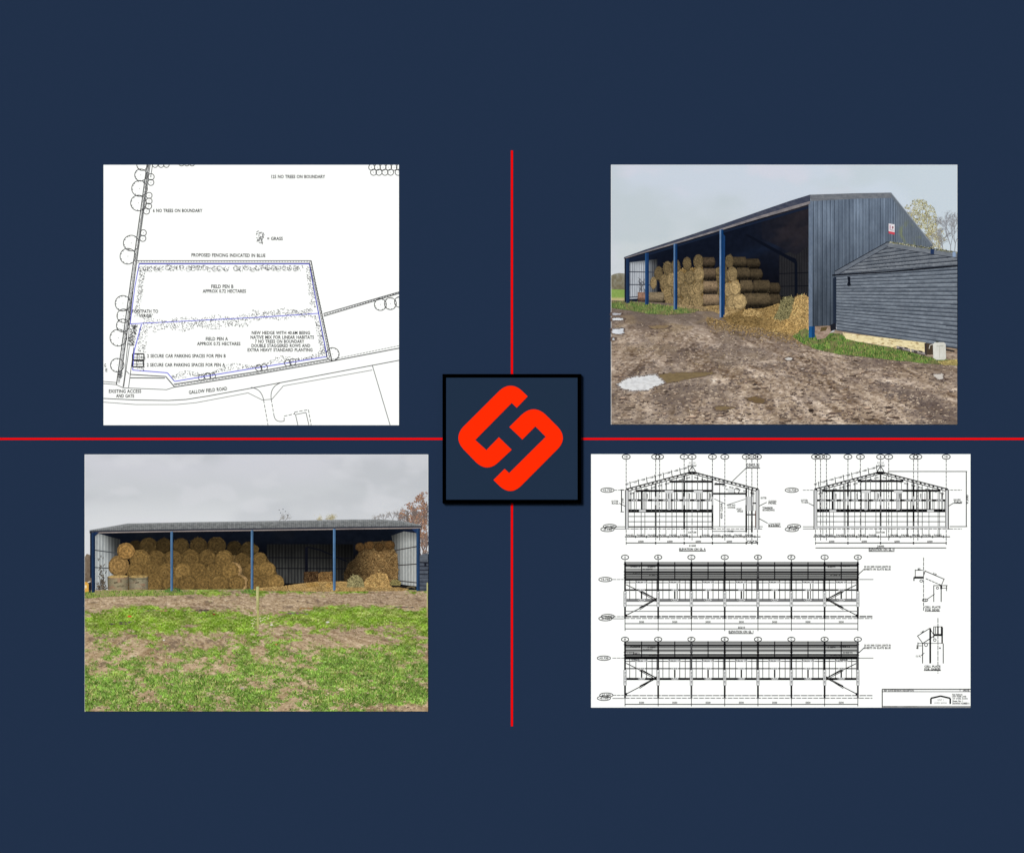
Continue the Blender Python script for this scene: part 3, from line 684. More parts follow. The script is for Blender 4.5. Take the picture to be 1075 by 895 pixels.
def bale_side(pr, x0, y0, x1, y1, base, seed, bulge=1.6, parent=None, name='hay_bale', label=None):
    """a wrapped bale seen along its curved side"""
    I = Ink(); h = y1 - y0
    def f(X, Y):
        t = (Y - y0) / h
        k = 0.62 + .62 * np.sin(np.clip(t * 1.05 + .12, 0, 1) * pi) ** .7 - .38 * t  # shading of the round side put into the ink, light top to dark underside
        k = k + (fbm(X * .5, Y * .9, 3, seed) - .5) * .5 + .05 * np.sin(X * 3.1)
        edge = sst(0, 2.0, X - x0) * .15 - .25 * sst(-2.2, 0, X - x1)
        return np.clip(np.array(base, float) * (k + edge - .1)[..., None], 5, 245)
    n = 6; L = [(x0, y0 + .6), (x0, y1 - .6)]
    arc = [(x1 - bulge + bulge * math.sin(pi * i / n), y0 + h * i / n) for i in range(n + 1)]
    I.field([(x0, y0)] + arc + [(x0, y1)], f, .8)
    rs = np.random.RandomState(seed); m = int((x1 - x0) * h * .35)
    x = rs.uniform(x0, x1 - 1, m); y = rs.uniform(y0, y1, m)
    I.strokes(x, y, x + rs.uniform(-.7, .7, m), y + rs.uniform(.5, 1.5, m), .35, straw_cols(rs, m, np.array(base) * .95, 16, .4))
    return I.build(name, pr, 'straw', parent, label)
def straw_heap(pr, poly, base, seed, dens=1.0, name='straw_heap', label=None, l=(1.0, 3.0), axis='y', lo=.55, hi=1.4, flatten=1.0, shade=None):
    I = Ink(); f0 = straw_field(base, seed, lo, hi)
    f = f0 if shade is None else (lambda X, Y: np.clip(f0(X, Y) * shade(X, Y)[..., None], 0, 250))
    I.field(poly, f, .9, axis)
    rs = np.random.RandomState(seed); xs = [p[0] for p in poly]; ys = [p[1] for p in poly]
    m = int((max(xs) - min(xs)) * (max(ys) - min(ys)) * dens); pts = []
    x = rs.uniform(min(xs), max(xs), m); y = rs.uniform(min(ys), max(ys), m); k = inside(x, y, poly); x = x[k]; y = y[k]; m = len(x)
    d = rs.uniform(-pi, pi, m); L = rs.uniform(l[0], l[1], m)
    c = straw_cols(rs, m, base, 32, .42)
    if shade is not None: c = c * shade(x, y)[:, None]
    I.strokes(x, y, x + L * np.cos(d), y + L * np.sin(d) * flatten, rs.uniform(.3, .6, m), c)
    return I.build(name, pr, 'straw', None, label)
def inside(x, y, poly):
    r = np.zeros(len(x), bool)
    for (x0, y0), (x1, y1) in zip(poly, poly[1:] + poly[:1]):
        if y0 == y1: continue
        c = ((y0 > y) != (y1 > y)) & (x < (x1 - x0) * (y - y0) / (y1 - y0) + x0)
        r ^= c
    return r
def branchy(I, x, y, a, l, w, rs, c, clip, depth, tips, spread=.55):
    x1, y1 = x + l * cos(a), y - l * sin(a)
    I.line([(x, y), (x1, y1)], w, c, clip=clip); tips.append((x1, y1))
    if depth <= 0: return
    for _ in range(rs.choice([2, 3, 3])):
        branchy(I, x1, y1, a + rs.uniform(-spread, spread), l * rs.uniform(.62, .85), w * .72, rs, c, clip, depth - 1, tips, spread)
def tree_ink(pr, x, y, h, clip, c, leafc, seed, depth=5, leaves=4, lw=0.9, label=None, spread=.55, ls=.9, name='tree'):
    I = Ink(); rs = random.Random(seed); tips = []
    branchy(I, x, y, pi / 2 + rs.uniform(-.1, .1), h * .3, lw, rs, c, clip, depth, tips, spread)
    for (a, b) in tips[len(tips) // 8:]:
        for _ in range(leaves):
            px, py = a + rs.gauss(0, 1.6), b + rs.gauss(0, 1.6); s = rs.uniform(.3, 1) * ls
            if clip[0] + s < px < clip[2] - s and clip[1] + s < py < clip[3] - s:
                k = rs.uniform(.72, 1.18); cc = [min(255, v * k) for v in rs.choice(leafc)]
                I.poly([(px - s * .6, py), (px, py - s * .45), (px + s * .6, py + .1), (px + .1, py + s * .5)], cc)
    return I.build(name, pr, 'leaf', None, label, cap=40)

# ================================================================== PHOTOGRAPH, UPPER RIGHT (muddy yard, barn seen from its corner)
R1 = (641.7, 173.2, 1004.9, 445.2)
P = Print('photograph_print', R1, 'photographic print of the dark barn seen from its corner across a muddy yard', 'photograph', 'photographs fixed on the navy board')
paper(P, .25)
def skyf(X, Y):
    t = (Y - 173) / 130
    n = fbm(X * .012, Y * .022, 4, 5); m = fbm(X * .03 + 4, Y * .05, 3, 12)
    a = mix((199, 207, 221), (200, 206, 211), sst(.1, .8, t + .35 * (n - .5)))
    a = mix(a, (208, 208, 222), sst(.46, .7, m) * .75 * (1 - t * .6))
    a = mix(a, (190, 199, 207), sst(.42, .68, n) * .8)
    a = mix(a, (207, 208, 216), sst(.7, 1.1, t) * sst(760, 640, X))
    return mix(a, (204, 217, 231), sst(800, 1000, X) * .45)
I = Ink(); I.field([(R1[0], R1[1]), (R1[2], R1[1]), (R1[2], 330), (R1[0], 330)], skyf, 2.5); I.build('overcast_sky', P, 'soft')
# distance on the left
rs = np.random.RandomState(4)
I = Ink(); I.field([(641.7, 289), (645, 287.5), (650, 286.5), (655, 287), (657, 288), (657, 306), (641.7, 306)], lambda X, Y: mix((150, 148, 138), (112, 104, 84), fbm(X * .5, Y * .35, 3, 8) * 1.2 + (Y - 292) * .02), .8)
I.build('tree_line', P, 'leaf')
I = Ink(); I.field([(641.7, 303.5), (657, 304), (657, 316), (641.7, 316)], lambda X, Y: mix(mix((118, 148, 70), (140, 162, 92), fbm(X * .4, Y * .8, 2, 3)), (186, 172, 128), sst(311, 314, Y)), .8); I.build('far_field', P, 'grass')
# trees at the right
def crown(pr, cx, cy, rx, ry, n, pal, seed, clip, lab, br, dens=.47, lw=.6):
    I = Ink(); r = random.Random(seed); rs = np.random.RandomState(seed); tips = []
    for k in range(5): branchy(I, cx + r.uniform(-3, 3), cy + ry * 1.25, pi / 2 + r.uniform(-.6, .6), ry * .55, lw, r, br, clip, 4, tips, .5)
    a = rs.rand(n) * 2 * pi; q_ = rs.rand(n) ** .55; x = cx + rx * q_ * np.cos(a); y = cy + ry * q_ * np.sin(a)
    k = fbm(x * .28, y * .28, 3, seed) > dens + .12 * (q_ - .6); x = x[k]; y = y[k]
    k = (x > clip[0] + 1) & (x < clip[2] - 1) & (y > clip[1] + 1) & (y < clip[3]); x = x[k]; y = y[k]; m = len(x)
    pal = np.array(pal, float); d = rs.uniform(-pi, pi, m)
    I.strokes(x, y, x + .9 * np.cos(d), y + .7 * np.sin(d), rs.uniform(.5, 1.0, m), np.clip(pal[rs.randint(0, len(pal), m)] * rs.uniform(.85, 1.12, (m, 1)), 0, 250))
    return I.build('tree', pr, 'leaf', None, lab, cap=40)
CR = (936, 195, 1004.9, 272)
crown(P, 965, 232, 19, 23, 3200, [(190, 184, 140), (196, 186, 118), (172, 164, 108), (206, 202, 176), (150, 146, 112), (132, 126, 100)], 5, CR, 'thin autumn tree with pale yellow leaves', (128, 122, 110), .40)
crown(P, 982, 252, 11, 15, 1100, [(196, 182, 120), (176, 166, 112), (206, 200, 176), (140, 134, 110)], 8, CR, None, (132, 128, 120), .42)
for (x, y, h, sd) in [(998, 272, 46, 11), (1002, 268, 42, 14), (991, 272, 34, 15)]:
    tree_ink(P, x, y, h, (975, 205, 1004.9, 272), (138, 138, 144), [(186, 188, 196), (160, 158, 160)], sd, 5, 1, .75, 'bare winter tree', .5, .7)

# the barn
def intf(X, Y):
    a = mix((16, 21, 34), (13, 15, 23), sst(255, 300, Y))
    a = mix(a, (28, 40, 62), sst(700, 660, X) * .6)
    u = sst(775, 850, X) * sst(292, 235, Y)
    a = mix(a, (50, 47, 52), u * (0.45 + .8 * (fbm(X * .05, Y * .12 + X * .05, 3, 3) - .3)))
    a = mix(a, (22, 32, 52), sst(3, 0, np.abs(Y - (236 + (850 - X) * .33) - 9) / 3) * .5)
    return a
I = Ink(); I.field([(656.5, 270.5), (756, 240), (851, 210), (851, 349), (760, 334), (656.5, 318.5)], intf, 1.2, 'x')  # shade inside the open bays, inked as one dark sheet
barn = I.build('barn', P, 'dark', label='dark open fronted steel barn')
def corr(base, dark, per, seed, vary=.25, vert=None):
    def f(X, Y):
        s = np.sin(X * 2 * pi / per); n = fbm(X * .35, Y * .06, 3, seed)
        c = mix(dark, base, .5 + .42 * s + vary * (n - .5) * 2)
        return c if vert is None else np.clip(c * vert(X, Y)[..., None], 3, 250)
    return f
I = Ink(); I.field([(660, 275.5), (690, 272), (690, 312), (660, 314)], corr((196, 200, 208), (126, 130, 140), 2.3, 4, .2, lambda X, Y: (1.0 - .62 * sst(674, 690, X)) * (.62 + .38 * sst(271, 280, Y))), .55)
ew = I.build('end_wall', P, 'wall', barn, 'pale corrugated inner end wall')
for y in (285.2, 298.6, 312): I = Ink(); I.line([(660.5, y), (689, y + (.6 if y < 300 else -2))], 1.0, (58, 62, 74)); I.build('wall_rail', P, 'line', barn)
I = Ink(); I.field([(818, 268), (849, 258), (849, 314), (818, 310)], corr((42, 42, 45), (28, 28, 32), 2.6, 6, .3), .7); I.build('back_wall', P, 'wall', barn)
for y, yy in ((287.3, 286), (300.6, 300)): I = Ink(); I.line([(818, y), (849, yy)], .9, (16, 17, 24)); I.build('wall_rail', P, 'line', barn)
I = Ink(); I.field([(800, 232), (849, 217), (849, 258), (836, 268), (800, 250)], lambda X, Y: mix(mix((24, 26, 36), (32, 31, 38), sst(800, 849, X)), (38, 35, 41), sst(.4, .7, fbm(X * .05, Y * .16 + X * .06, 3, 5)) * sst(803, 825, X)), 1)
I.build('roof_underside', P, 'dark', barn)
I = Ink(); I.poly([(782, 246.5), (786, 246.2), (827, 268), (835.5, 271.5), (837.2, 276), (837.4, 312), (834.4, 312), (834.3, 276.5), (826, 271.5), (806, 260.5)], (13, 17, 28)); I.build('steel_frame', P, 'line', barn)
I = Ink(); I.line([(660, 273.2), (712, 257.5), (755, 244.5), (800, 231.6), (849, 217.5)], 2.2, (24, 33, 52)); I.build('eaves_beam', P, 'line', barn)

# bales
T1 = (152, 130, 94)
sd = 100
back = [(691.5, 287, 4.6, 7.5, .82), (698, 296, 5.5, 8.5, .9), (701, 281.5, 5.2, 7.5, .95), (709.5, 279.5, 5, 7.6, .9), (686, 297, 3.4, 6.6, 1.0), (721.3, 276.8, 4.6, 7, .95), (733.2, 274.6, 5.4, 7.6, .95)]
# solid mass of straw behind the round ends, so that no gap shows between them
straw_heap(P, [(693, 300), (698, 284), (716, 282), (738, 280), (739, 324), (700, 320), (697, 312)], (128, 104, 66), 31, 1.2, 'bale_stack_core', axis='x', l=(.8, 2))
straw_heap(P, [(751, 282), (763, 276), (763, 326), (754, 324)], (104, 88, 62), 35, 1.2, 'bale_stack_core', l=(.8, 2))
straw_heap(P, [(760, 284), (772, 284), (784, 322), (781, 326), (760, 325)], (132, 106, 66), 32, 1.2, 'bale_stack_core', axis='y', l=(.8, 2))
for (x, y, rx, ry, k) in back: sd += 1; bale_round(P, x, y, rx, ry, [v * k * (.66 + .26 * min(1, max(0, (y - 272) / 30))) for v in T1], sd)  # shade under the roof inked into the higher bales
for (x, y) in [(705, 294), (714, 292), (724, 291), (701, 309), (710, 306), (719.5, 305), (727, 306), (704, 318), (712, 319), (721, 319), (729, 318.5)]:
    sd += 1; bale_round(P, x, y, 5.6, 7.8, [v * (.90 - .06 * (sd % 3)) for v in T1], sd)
for (x0, y0, x1, y1, k) in [(738, 270, 751, 281, .52), (738.5, 281.6, 752, 294, .68), (738, 295, 754, 308, .92), (738, 308.8, 755.5, 322.6, .98)]:
    sd += 1; bale_side(P, x0, y0, x1, y1, [v * k * .92 for v in (140, 118, 94)], sd)
for (x, y, rx, ry) in [(733.6, 288.2, 5.6, 7.8), (732.8, 302.2, 6.0, 7.8), (732.6, 316, 6, 7.8)]: sd += 1; bale_round(P, x, y, rx, ry, [v * .94 for v in T1], sd)
for (x0, y0, x1, y1, k) in [(784, 271.5, 798.5, 282, .47), (770, 269.6, 784.6, 281, .58), (787, 282.2, 801, 294, .55), (773.5, 281, 788.2, 293.6, .64), (808, 296.8, 819.6, 308.8, .52), (791, 294, 809.4, 308, .62), (777, 294, 791.3, 308.3, .74),
                            (808.5, 308.6, 820.3, 322, .58), (781, 307.8, 809.6, 322.8, .72)]:
    sd += 1; bale_side(P, x0, y0, x1, y1, [v * k * .80 for v in (138, 118, 90)], sd, 2.4)
for (x, y, rx, ry, k) in [(765.8, 274.3, 4.6, 7.2, .62), (762, 290, 4, 7.5, .66), (768.7, 287.8, 5.5, 7.8, .84), (764, 304, 5, 7.5, 1), (771.5, 302.4, 6.2, 8, 1.1), (768.5, 317.5, 6.4, 8, 1.0), (776.4, 316.6, 7.6, 8.2, 1.12)]:
    sd += 1; bale_round(P, x, y, rx, ry, [v * k for v in T1], sd)
bale_side(P, 669.5, 306.6, 682.5, 318.4, (128, 98, 84), 301, .6, name='hay_bale', label='upright net wrapped bale')
bale_side(P, 680.5, 306.6, 697.3, 319.2, (118, 104, 84), 302, 1.0, name='hay_bale', label='upright net wrapped bale')
I = Ink(); rs = np.random.RandomState(7)
for k in range(22):
    x = 670 + rs.rand() * 7; y = 290 + rs.rand() * 14; I.line([(x, y), (x + rs.normal(0, 2), y + rs.uniform(2, 6))], .5, (88, 90, 98))
I.build('scrap_metal', P, 'line')

# ground
def mudf(hy, x0, A, Bc, D, Lt, seed, amp=1.0):
    def f(X, Y):
        Z = 420 / np.maximum(Y - hy, 4); WX = (X - x0) * Z / 263
        n1 = fbm(WX * 2.6, Z * 1.6, 4, seed, .6); n1b = fbm(WX * 2.6 + .10, Z * 1.6 + .10 + .0 * Z, 4, seed, .6)
        n2 = fbm(X * .32, Y * .62, 3, seed + 20); n2b = fbm(X * .32 - .12, (Y - .9) * .62, 3, seed + 20)
        low = fbm(WX * .5, Z * .35, 3, seed + 40)
        c = mix(A, Bc, sst(.3, .7, low))
        e = (n1 - n1b) * 340 * amp + (n2 - n2b) * 95 * amp  # emboss: light and shade of the lumps put into the mud colour
        c = c + e[..., None]
        c = mix(c, D, sst(.57, .72, n1 * .55 + n2 * .45) * .85 * amp)
        c = mix(c, Lt, sst(.56, .75, 1 - n2 * .6 - n1 * .4) * .5)
        return np.clip(c, 20, 240)
    return f
m1 = mudf(299, 823, (168, 148, 131), (150, 131, 117), (92, 80, 76), (196, 177, 158), 61, 1.05)
def yard(X, Y):
    c = m1(X, Y)
    # wheel ruts curving round the corner of the barn
    r = np.sin(((Y - 300) / (1 + (Y - 300) * .012)) * .42 - (X - 640) * .07 + 3.2 * fbm(X * .02, Y * .03, 3, 9)); r = r * (.5 + fbm(X * .03, Y * .05, 2, 19))
    c = c + (r * 13)[..., None]
    c = mix(c, (112, 97, 90), sst(.5, .72, fbm(X * .028, Y * .06, 4, 88, .6)) * .55)
    c = mix(c, (176, 156, 136), sst(.56, .75, fbm(X * .035 + 7, Y * .07, 4, 98, .6)) * .4)
    c = mix(c, (104, 92, 86), sst(358, 324, Y) * .6 * sst(850, 720, X))
    c = mix(c, (96, 84, 78), sst(.44, .62, fbm(X * .018 + 3, Y * .04, 3, 141)) * .4)
    c = mix(c, (96, 82, 74), sst(14, 0, np.abs(Y - (346 + (X - 800) * .22))) * .4 * sst(740, 800, X))
    c = mix(c, (150, 128, 96), sst(.56, .7, fbm(X * .05, Y * .09, 3, 77)) * .35 * sst(400, 340, Y))
    return np.clip(c, 15, 240)
I = Ink(); I.field([(641.7, 315), (700, 318), (760, 326), (851, 340), (970, 352), (1004.9, 360), (1004.9, 445.2), (641.7, 445.2)], yard, .75)
rs = np.random.RandomState(12); n = 5200
y = 330 + 115 * rs.random_sample(n) ** .8; x = rs.uniform(643, 1003.5, n); k = y > np.interp(x, [641, 700, 760, 851, 1005], [321, 324, 332, 352, 383]); x = x[k]; y = np.minimum(y[k], 443.5); n = len(x)
sc = (y - 300) / 145; l = rs.uniform(.6, 3.0, n) * (.35 + sc); col = np.where(rs.random_sample(n)[:, None] < .74, np.array([[88, 76, 76]]), np.array([[198, 178, 158]])) + rs.normal(0, 12, (n, 1))
I.strokes(x, y, np.clip(x + l, 642, 1004.5), y + rs.normal(0, .5, n) * sc, rs.uniform(.4, 1.1, n) * (.45 + sc * .75), np.clip(col, 10, 250))
n = 300; x = rs.uniform(643, 1003, n); y = rs.uniform(350, 443, n); k = y > np.interp(x, [641, 851, 1005], [340, 356, 386]); x = x[k]; y = y[k]; n = len(x)
I.strokes(x, y, x + rs.uniform(-1.6, 1.6, n), y + rs.uniform(-.6, .6, n), .55, np.clip(np.array([[206, 184, 142]]) + rs.normal(0, 20, (n, 1)), 0, 250))
n = 1100; y = 322 + 120 * rs.random_sample(n) ** .75; x = rs.uniform(643, 1002, n); k = (y > np.interp(x, [641, 700, 760, 851, 1005], [321, 325, 336, 354, 386])) & (fbm(x * .04, y * .09, 3, 123) + .25 * rs.random_sample(n) > .62); x = x[k]; y = y[k]; o_ = np.argsort(y)
for a, b in zip(x[o_], y[o_]):                                  # clods thrown up by the wheels, light tops and shaded undersides inked on
    z = .4 + 2.6 * (b - 318) / 125 * rs.uniform(.2, 1.0) ** 1.6; w = z * rs.uniform(.7, 2.6); t = rs.uniform(.85, 1.4)
    if b + z > 444.5 or a + w > 1004 or a - w < 642.5: continue
    I.poly([(a - w, b + z * .1), (a - w * .3, b - z * .5), (a + w * .5, b - z * .45), (a + w, b + z * .1), (a + w * .3, b + z * .55), (a - w * .5, b + z * .5)], (76 * t, 63 * t, 57 * t))
    I.poly([(a - w * .8, b - z * .05), (a - w * .3, b - z * .55), (a + w * .4, b - z * .55), (a + w * .5, b - z * .2), (a - w * .1, b + z * .02)], (150 * t, 130 * t, 114 * t))
yardo = I.build('muddy_ground', P, 'mud', cap=12)
def blob(pts, n=4, j=.5, seed=1):
    r = random.Random(seed); out = []
    for (a, b), (c, d) in zip(pts, pts[1:] + pts[:1]):
        for i in range(n): t = i / n; out.append((a + (c - a) * t + r.uniform(-j, j), b + (d - b) * t + r.uniform(-j * .5, j * .5)))
    return out
Z3 = lambda L: [(630 + x / 5.375, 300 + y / 5.375) for x, y in L]
Z4 = lambda L: [(810 + x / 5.375, 300 + y / 5.375) for x, y in L]
def puddle(pts, c, seed, j=.5, lab=None):
    I = Ink(); b = blob(pts, 9, j, seed)
    I.poly([(sum(p[0] for p in b) / len(b) + (p[0] - sum(w_[0] for w_ in b) / len(b)) * 1.04, sum(p[1] for p in b) / len(b) + (p[1] - sum(w_[1] for w_ in b) / len(b)) * 1.12) for p in b], [(v * .5 + w * .5) for v, w in zip(c, (104, 88, 76))])
    I.field(b, lambda X, Y: mix(c, np.array(c) * .92, sst(.4, .7, fbm(X * .3, Y * .7, 3, seed))), .8); r = random.Random(seed)
    for _ in range(int(len(b) * 1.8)):
        p = r.choice(b); I.poly([(p[0] - r.uniform(.5, 2), p[1]), (p[0], p[1] - .5), (p[0] + r.uniform(.5, 2), p[1] + .1), (p[0], p[1] + .5)], (104, 88, 80))
    I.build('puddle', P, 'soft', yardo, lab)
puddle(Z3([(315, 500), (420, 490), (530, 486), (600, 484), (655, 490), (600, 508), (520, 522), (440, 538), (372, 550)]), (126, 108, 80), 3, .7, 'brown water reflecting the bank')  # reflected bank inked into the water colour
puddle(Z3([(95, 556), (150, 520), (235, 508), (312, 500), (372, 548), (325, 562), (275, 588), (190, 592), (125, 582)]), (220, 219, 222), 4, .9, 'water reflecting the pale sky')  # sky reflection inked as a pale water colour
puddle([(642, 333.6), (650, 333.2), (656, 334), (655, 336.2), (642, 336.6)], (222, 224, 230), 5, .3)
puddle([(642, 344.5), (648, 345), (655.5, 344), (655, 350.5), (649, 351), (642, 350)], (216, 218, 226), 6, .5)
puddle([(642, 354), (646.5, 354.5), (646, 357.3), (642, 357.4)], (206, 208, 214), 7, .2)
puddle([(642, 328), (654, 328.6), (652, 330.6), (642, 331)], (184, 184, 192), 8, .4)
puddle(Z4([(66, 410), (95, 400), (122, 405), (120, 420), (85, 422)]), (214, 208, 204), 9, .2)
puddle(Z4([(150, 467), (175, 461), (200, 465), (175, 474)]), (196, 182, 172), 10, .2)
puddle(Z4([(905, 495), (975, 495), (972, 528), (935, 530)]), (202, 194, 188), 11, .4)
puddle(Z3([(815, 632), (880, 622), (935, 640), (930, 662), (880, 662)]), (118, 97, 70), 12, 1.0)
puddle(Z3([(640, 682), (700, 675), (765, 685), (700, 704), (655, 702)]), (128, 109, 82), 13, 1.0)
puddle(Z3([(270, 226), (340, 220), (405, 225), (380, 240), (290, 243)]), (136, 116, 90), 14, .6)

# straw on the floor
rs = np.random.RandomState(21)
sh = lambda X, Y: .78 + .3 * sst(790, 830, X)
straw_heap(P, [(698, 320.5), (716, 320), (740, 321.6), (758, 323), (752, 327), (730, 326), (708, 323.5)], (150, 128, 96), 48, .9, 'loose_straw', flatten=.4)
straw_heap(P, [(738, 321.6), (757, 320), (770, 324), (781, 326), (784, 335), (762, 333), (745, 325)], (158, 132, 92), 41, 1.0, 'loose_straw', flatten=.5)
straw_heap(P, blob([(758, 334), (772, 328), (784, 324.5), (800, 324), (816, 319), (835, 318), (849, 322), (849, 352), (838, 352.5), (822, 349), (806, 347), (797, 343), (782, 342), (768, 340)], 3, .8, 3), (172, 140, 90), 42, 1.5, 'loose_straw', flatten=.45, shade=sh)
straw_heap(P, [(779, 330), (782, 325), (788, 323.5), (794, 326), (799, 327.5), (800, 331), (786, 332)], (178, 148, 100), 43, 1.6, 'straw_heap')
straw_heap(P, [(812, 334), (817, 325), (820, 316), (824, 311.5), (831, 311), (835, 315), (833, 325), (829, 334), (820, 336)], (132, 124, 88), 44, 1.6, 'hay_heap', 'greyish green hay heap', axis='y')
straw_heap(P, [(828, 335), (832, 325), (834.5, 312), (840, 309.5), (846, 310), (850, 313), (850, 342), (836, 340)], (192, 158, 104), 45, 1.8, 'straw_heap', 'bright yellow straw heap beside the wall', axis='y')

rs = np.random.RandomState(66); n = 2000; t = rs.rand(n); bx = 742 + 106 * t; by = np.interp(bx, [742, 770, 800, 825, 849], [334, 341, 346, 350, 353]) + np.abs(rs.normal(0, 1, n)) * 5.0 - 1.5
I = Ink(); I.strokes(bx, by, bx + rs.uniform(-2, 2, n), by + rs.uniform(-.8, .8, n), rs.uniform(.3, .7, n), straw_cols(rs, n, (168, 138, 92), 26, .35)); I.build('loose_straw', P, 'straw')
# grass
def grass_patch(poly, seed, A=(86, 114, 50), Bc=(126, 146, 70), dens=2.0, h=2.0, name='grass_strip', earth=(120, 106, 78), pr=None, axis='y'):
    I = Ink(); I.field(poly, lambda X, Y: mix(mix(A, Bc, fbm(X * .25, Y * .4, 3, seed)), earth, sst(.45, .65, fbm(X * .16, Y * .3, 3, seed + 5)) * .75), .9, axis)
    rs = np.random.RandomState(seed); xs = [p[0] for p in poly]; ys = [p[1] for p in poly]; m = int((max(xs) - min(xs)) * (max(ys) - min(ys)) * dens)
    x = rs.uniform(min(xs), max(xs), m); y = rs.uniform(min(ys), max(ys), m); k = inside(x, y, poly); x = x[k]; y = y[k]; m = len(x)
    g = np.array(A)[None] + (np.array(Bc) - np.array(A))[None] * rs.uniform(-.5, 1.5, (m, 1)); g[rs.rand(m) < .2] *= .7; g *= (.66 + .66 * fbm(x * .2, y * .4, 3, seed + 3))[:, None]; k2 = (fbm(x * .16, y * .3, 3, seed + 5) < .58) | (rs.rand(m) < .25); x, y, g = x[k2], y[k2], g[k2]; m = len(x); dry = rs.rand(m) < .14; g[dry] = np.array([160, 148, 98])
    x = np.clip(x, R1[0] + .6 if pr is None else pr[0], R1[2] - .8 if pr is None else pr[1])
    I.strokes(x, y + .6, x + rs.normal(0, .4, m), y - rs.uniform(.3, 1, m) * h, .5, np.clip(g, 5, 235))
    return I.build(name, P, 'grass')
grass_patch([(641.7, 316), (660, 316.5), (684, 318.6), (712, 322.5), (735, 325), (728, 328), (700, 330.5), (680, 329), (660, 325.5), (641.7, 323)], 51, (86, 108, 60), (116, 134, 74), 1.2)
grass_patch([(832, 353), (840, 347), (846, 344), (849, 348), (856, 355), (866, 352), (880, 349.5), (890, 355), (912, 361), (938, 365.5), (960, 371), (984, 377), (1004.9, 378), (1004.9, 383.5), (975, 381.5), (940, 378), (905, 374), (880, 371.5), (855, 366), (842, 360)], 52, (70, 104, 50), (124, 150, 74), 1.5, 2.2)
straw_heap(P, [(984, 380), (994, 378), (1004.9, 377), (1004.9, 383), (990, 383)], (168, 150, 96), 46, 1.2, 'loose_straw', l=(.6, 1.5))

# gable wall
def gab(X, Y):
    u = 1 / (1155.0 - X); ph = u / 5.35e-5; fr = ph - np.floor(ph)
    s = np.where(fr < .22, -1.25, np.where(fr < .44, .95, .12))
    n = fbm(X * .25, Y * .03, 3, 15); n2 = fbm(X * .07, Y * .05, 3, 17)
    c = mix((62, 71, 85), (116, 128, 146), .50 + .34 * s + .5 * (n - .5) + .5 * (n2 - .5))
    c = c * (1.12 - .38 * sst(205, 335, Y))[..., None]
    c = mix(c, (104, 110, 116), sst(934, 950, X) * .45)
    c = mix(c, (128, 134, 84), sst(.52, .75, fbm(X * .22, Y * .07, 3, 33)) * sst(940, 950, X) * sst(972, 962, X) * sst(228, 244, Y) * .8)
    return np.clip(c, 10, 230)
I = Ink(); I.field([(849.2, 211), (852, 210.2), (936.2, 207), (976.5, 257.5), (976, 268), (880, 292), (880, 341), (872.3, 341.6), (849.2, 342.4)], gab, .5, 'x'); gw = I.build('gable_wall', P, 'wall', barn, 'slate grey corrugated gable wall')
I = Ink(); I.field([(848.9, 212), (852.9, 211), (852.9, 342.6), (848.9, 342.6)], lambda X, Y: mix((112, 124, 142), (92, 104, 124), fbm(X * .4, Y * .2, 3, 4)), .8); I.build('corner_flashing', P, 'wall', barn)
I = Ink(); I.field([(874.6, 292), (878.5, 290), (878.5, 346), (874.6, 341)], flat((34, 42, 58)), 2); I.build('shaded_gap', P, 'line', barn)
I = Ink(); I.field([(850, 204.4), (900, 202.8), (935.6, 202.2), (936.4, 207.8), (900, 208.6), (851.6, 211.2)], lambda X, Y: mix((92, 96, 106), (126, 128, 134), fbm(X * .3, Y * .8, 3, 6) + (Y < 204) * .0), .8, 'x'); I.build('verge_flashing', P, 'wall', barn)
I = Ink(); I.poly([(935.6, 202.2), (978.8, 255.6), (979.2, 258.5), (975.6, 258), (935.9, 207.8)], (100, 108, 120)); I.line([(935.9, 203), (978.6, 256.4)], .7, (142, 148, 156)); I.build('verge_flashing', P, 'wall', barn)
# eaves
E0 = [(655, 270), (676.5, 262.3), (715, 249.8), (756.5, 236), (795, 222.6), (830, 210.6), (850.5, 204.3)]
E1 = [(655, 271), (676.5, 264.2), (715, 252.6), (756.5, 240), (795, 227.4), (830, 216.8), (850.5, 211.2)]
E2 = [(655, 271.8), (676.5, 265.4), (715, 254.4), (756.5, 242), (795, 230.2), (830, 220.2), (850.5, 214)]
I = Ink(); I.field(E0 + E1[::-1], lambda X, Y: mix((50, 56, 76), (82, 84, 96), fbm(X * .3, Y * .5, 3, 3)), .7, 'x'); I.build('roof_edge', P, 'wall', barn)
I = Ink(); I.field(E1 + E2[::-1], lambda X, Y: mix((104, 100, 106), (150, 142, 142), fbm(X * .2, Y * .5, 3, 5)), .7, 'x'); I.build('gutter', P, 'wall', barn)
# posts
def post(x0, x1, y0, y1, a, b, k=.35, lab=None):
    I = Ink(); xm = x0 + (x1 - x0) * k  # lit face and shaded face, each inked in its own tone
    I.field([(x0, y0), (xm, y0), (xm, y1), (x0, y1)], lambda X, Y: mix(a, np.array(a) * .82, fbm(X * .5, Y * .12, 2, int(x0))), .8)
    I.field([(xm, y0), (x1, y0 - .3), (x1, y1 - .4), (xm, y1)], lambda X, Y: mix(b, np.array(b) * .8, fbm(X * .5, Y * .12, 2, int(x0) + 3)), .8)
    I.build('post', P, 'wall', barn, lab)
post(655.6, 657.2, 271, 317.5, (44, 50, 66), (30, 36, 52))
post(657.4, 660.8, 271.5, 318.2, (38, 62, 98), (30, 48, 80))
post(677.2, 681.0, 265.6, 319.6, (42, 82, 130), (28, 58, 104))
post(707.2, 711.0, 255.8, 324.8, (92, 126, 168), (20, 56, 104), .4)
post(755.4, 759.4, 241, 333.2, (118, 146, 184), (14, 58, 108), .4)
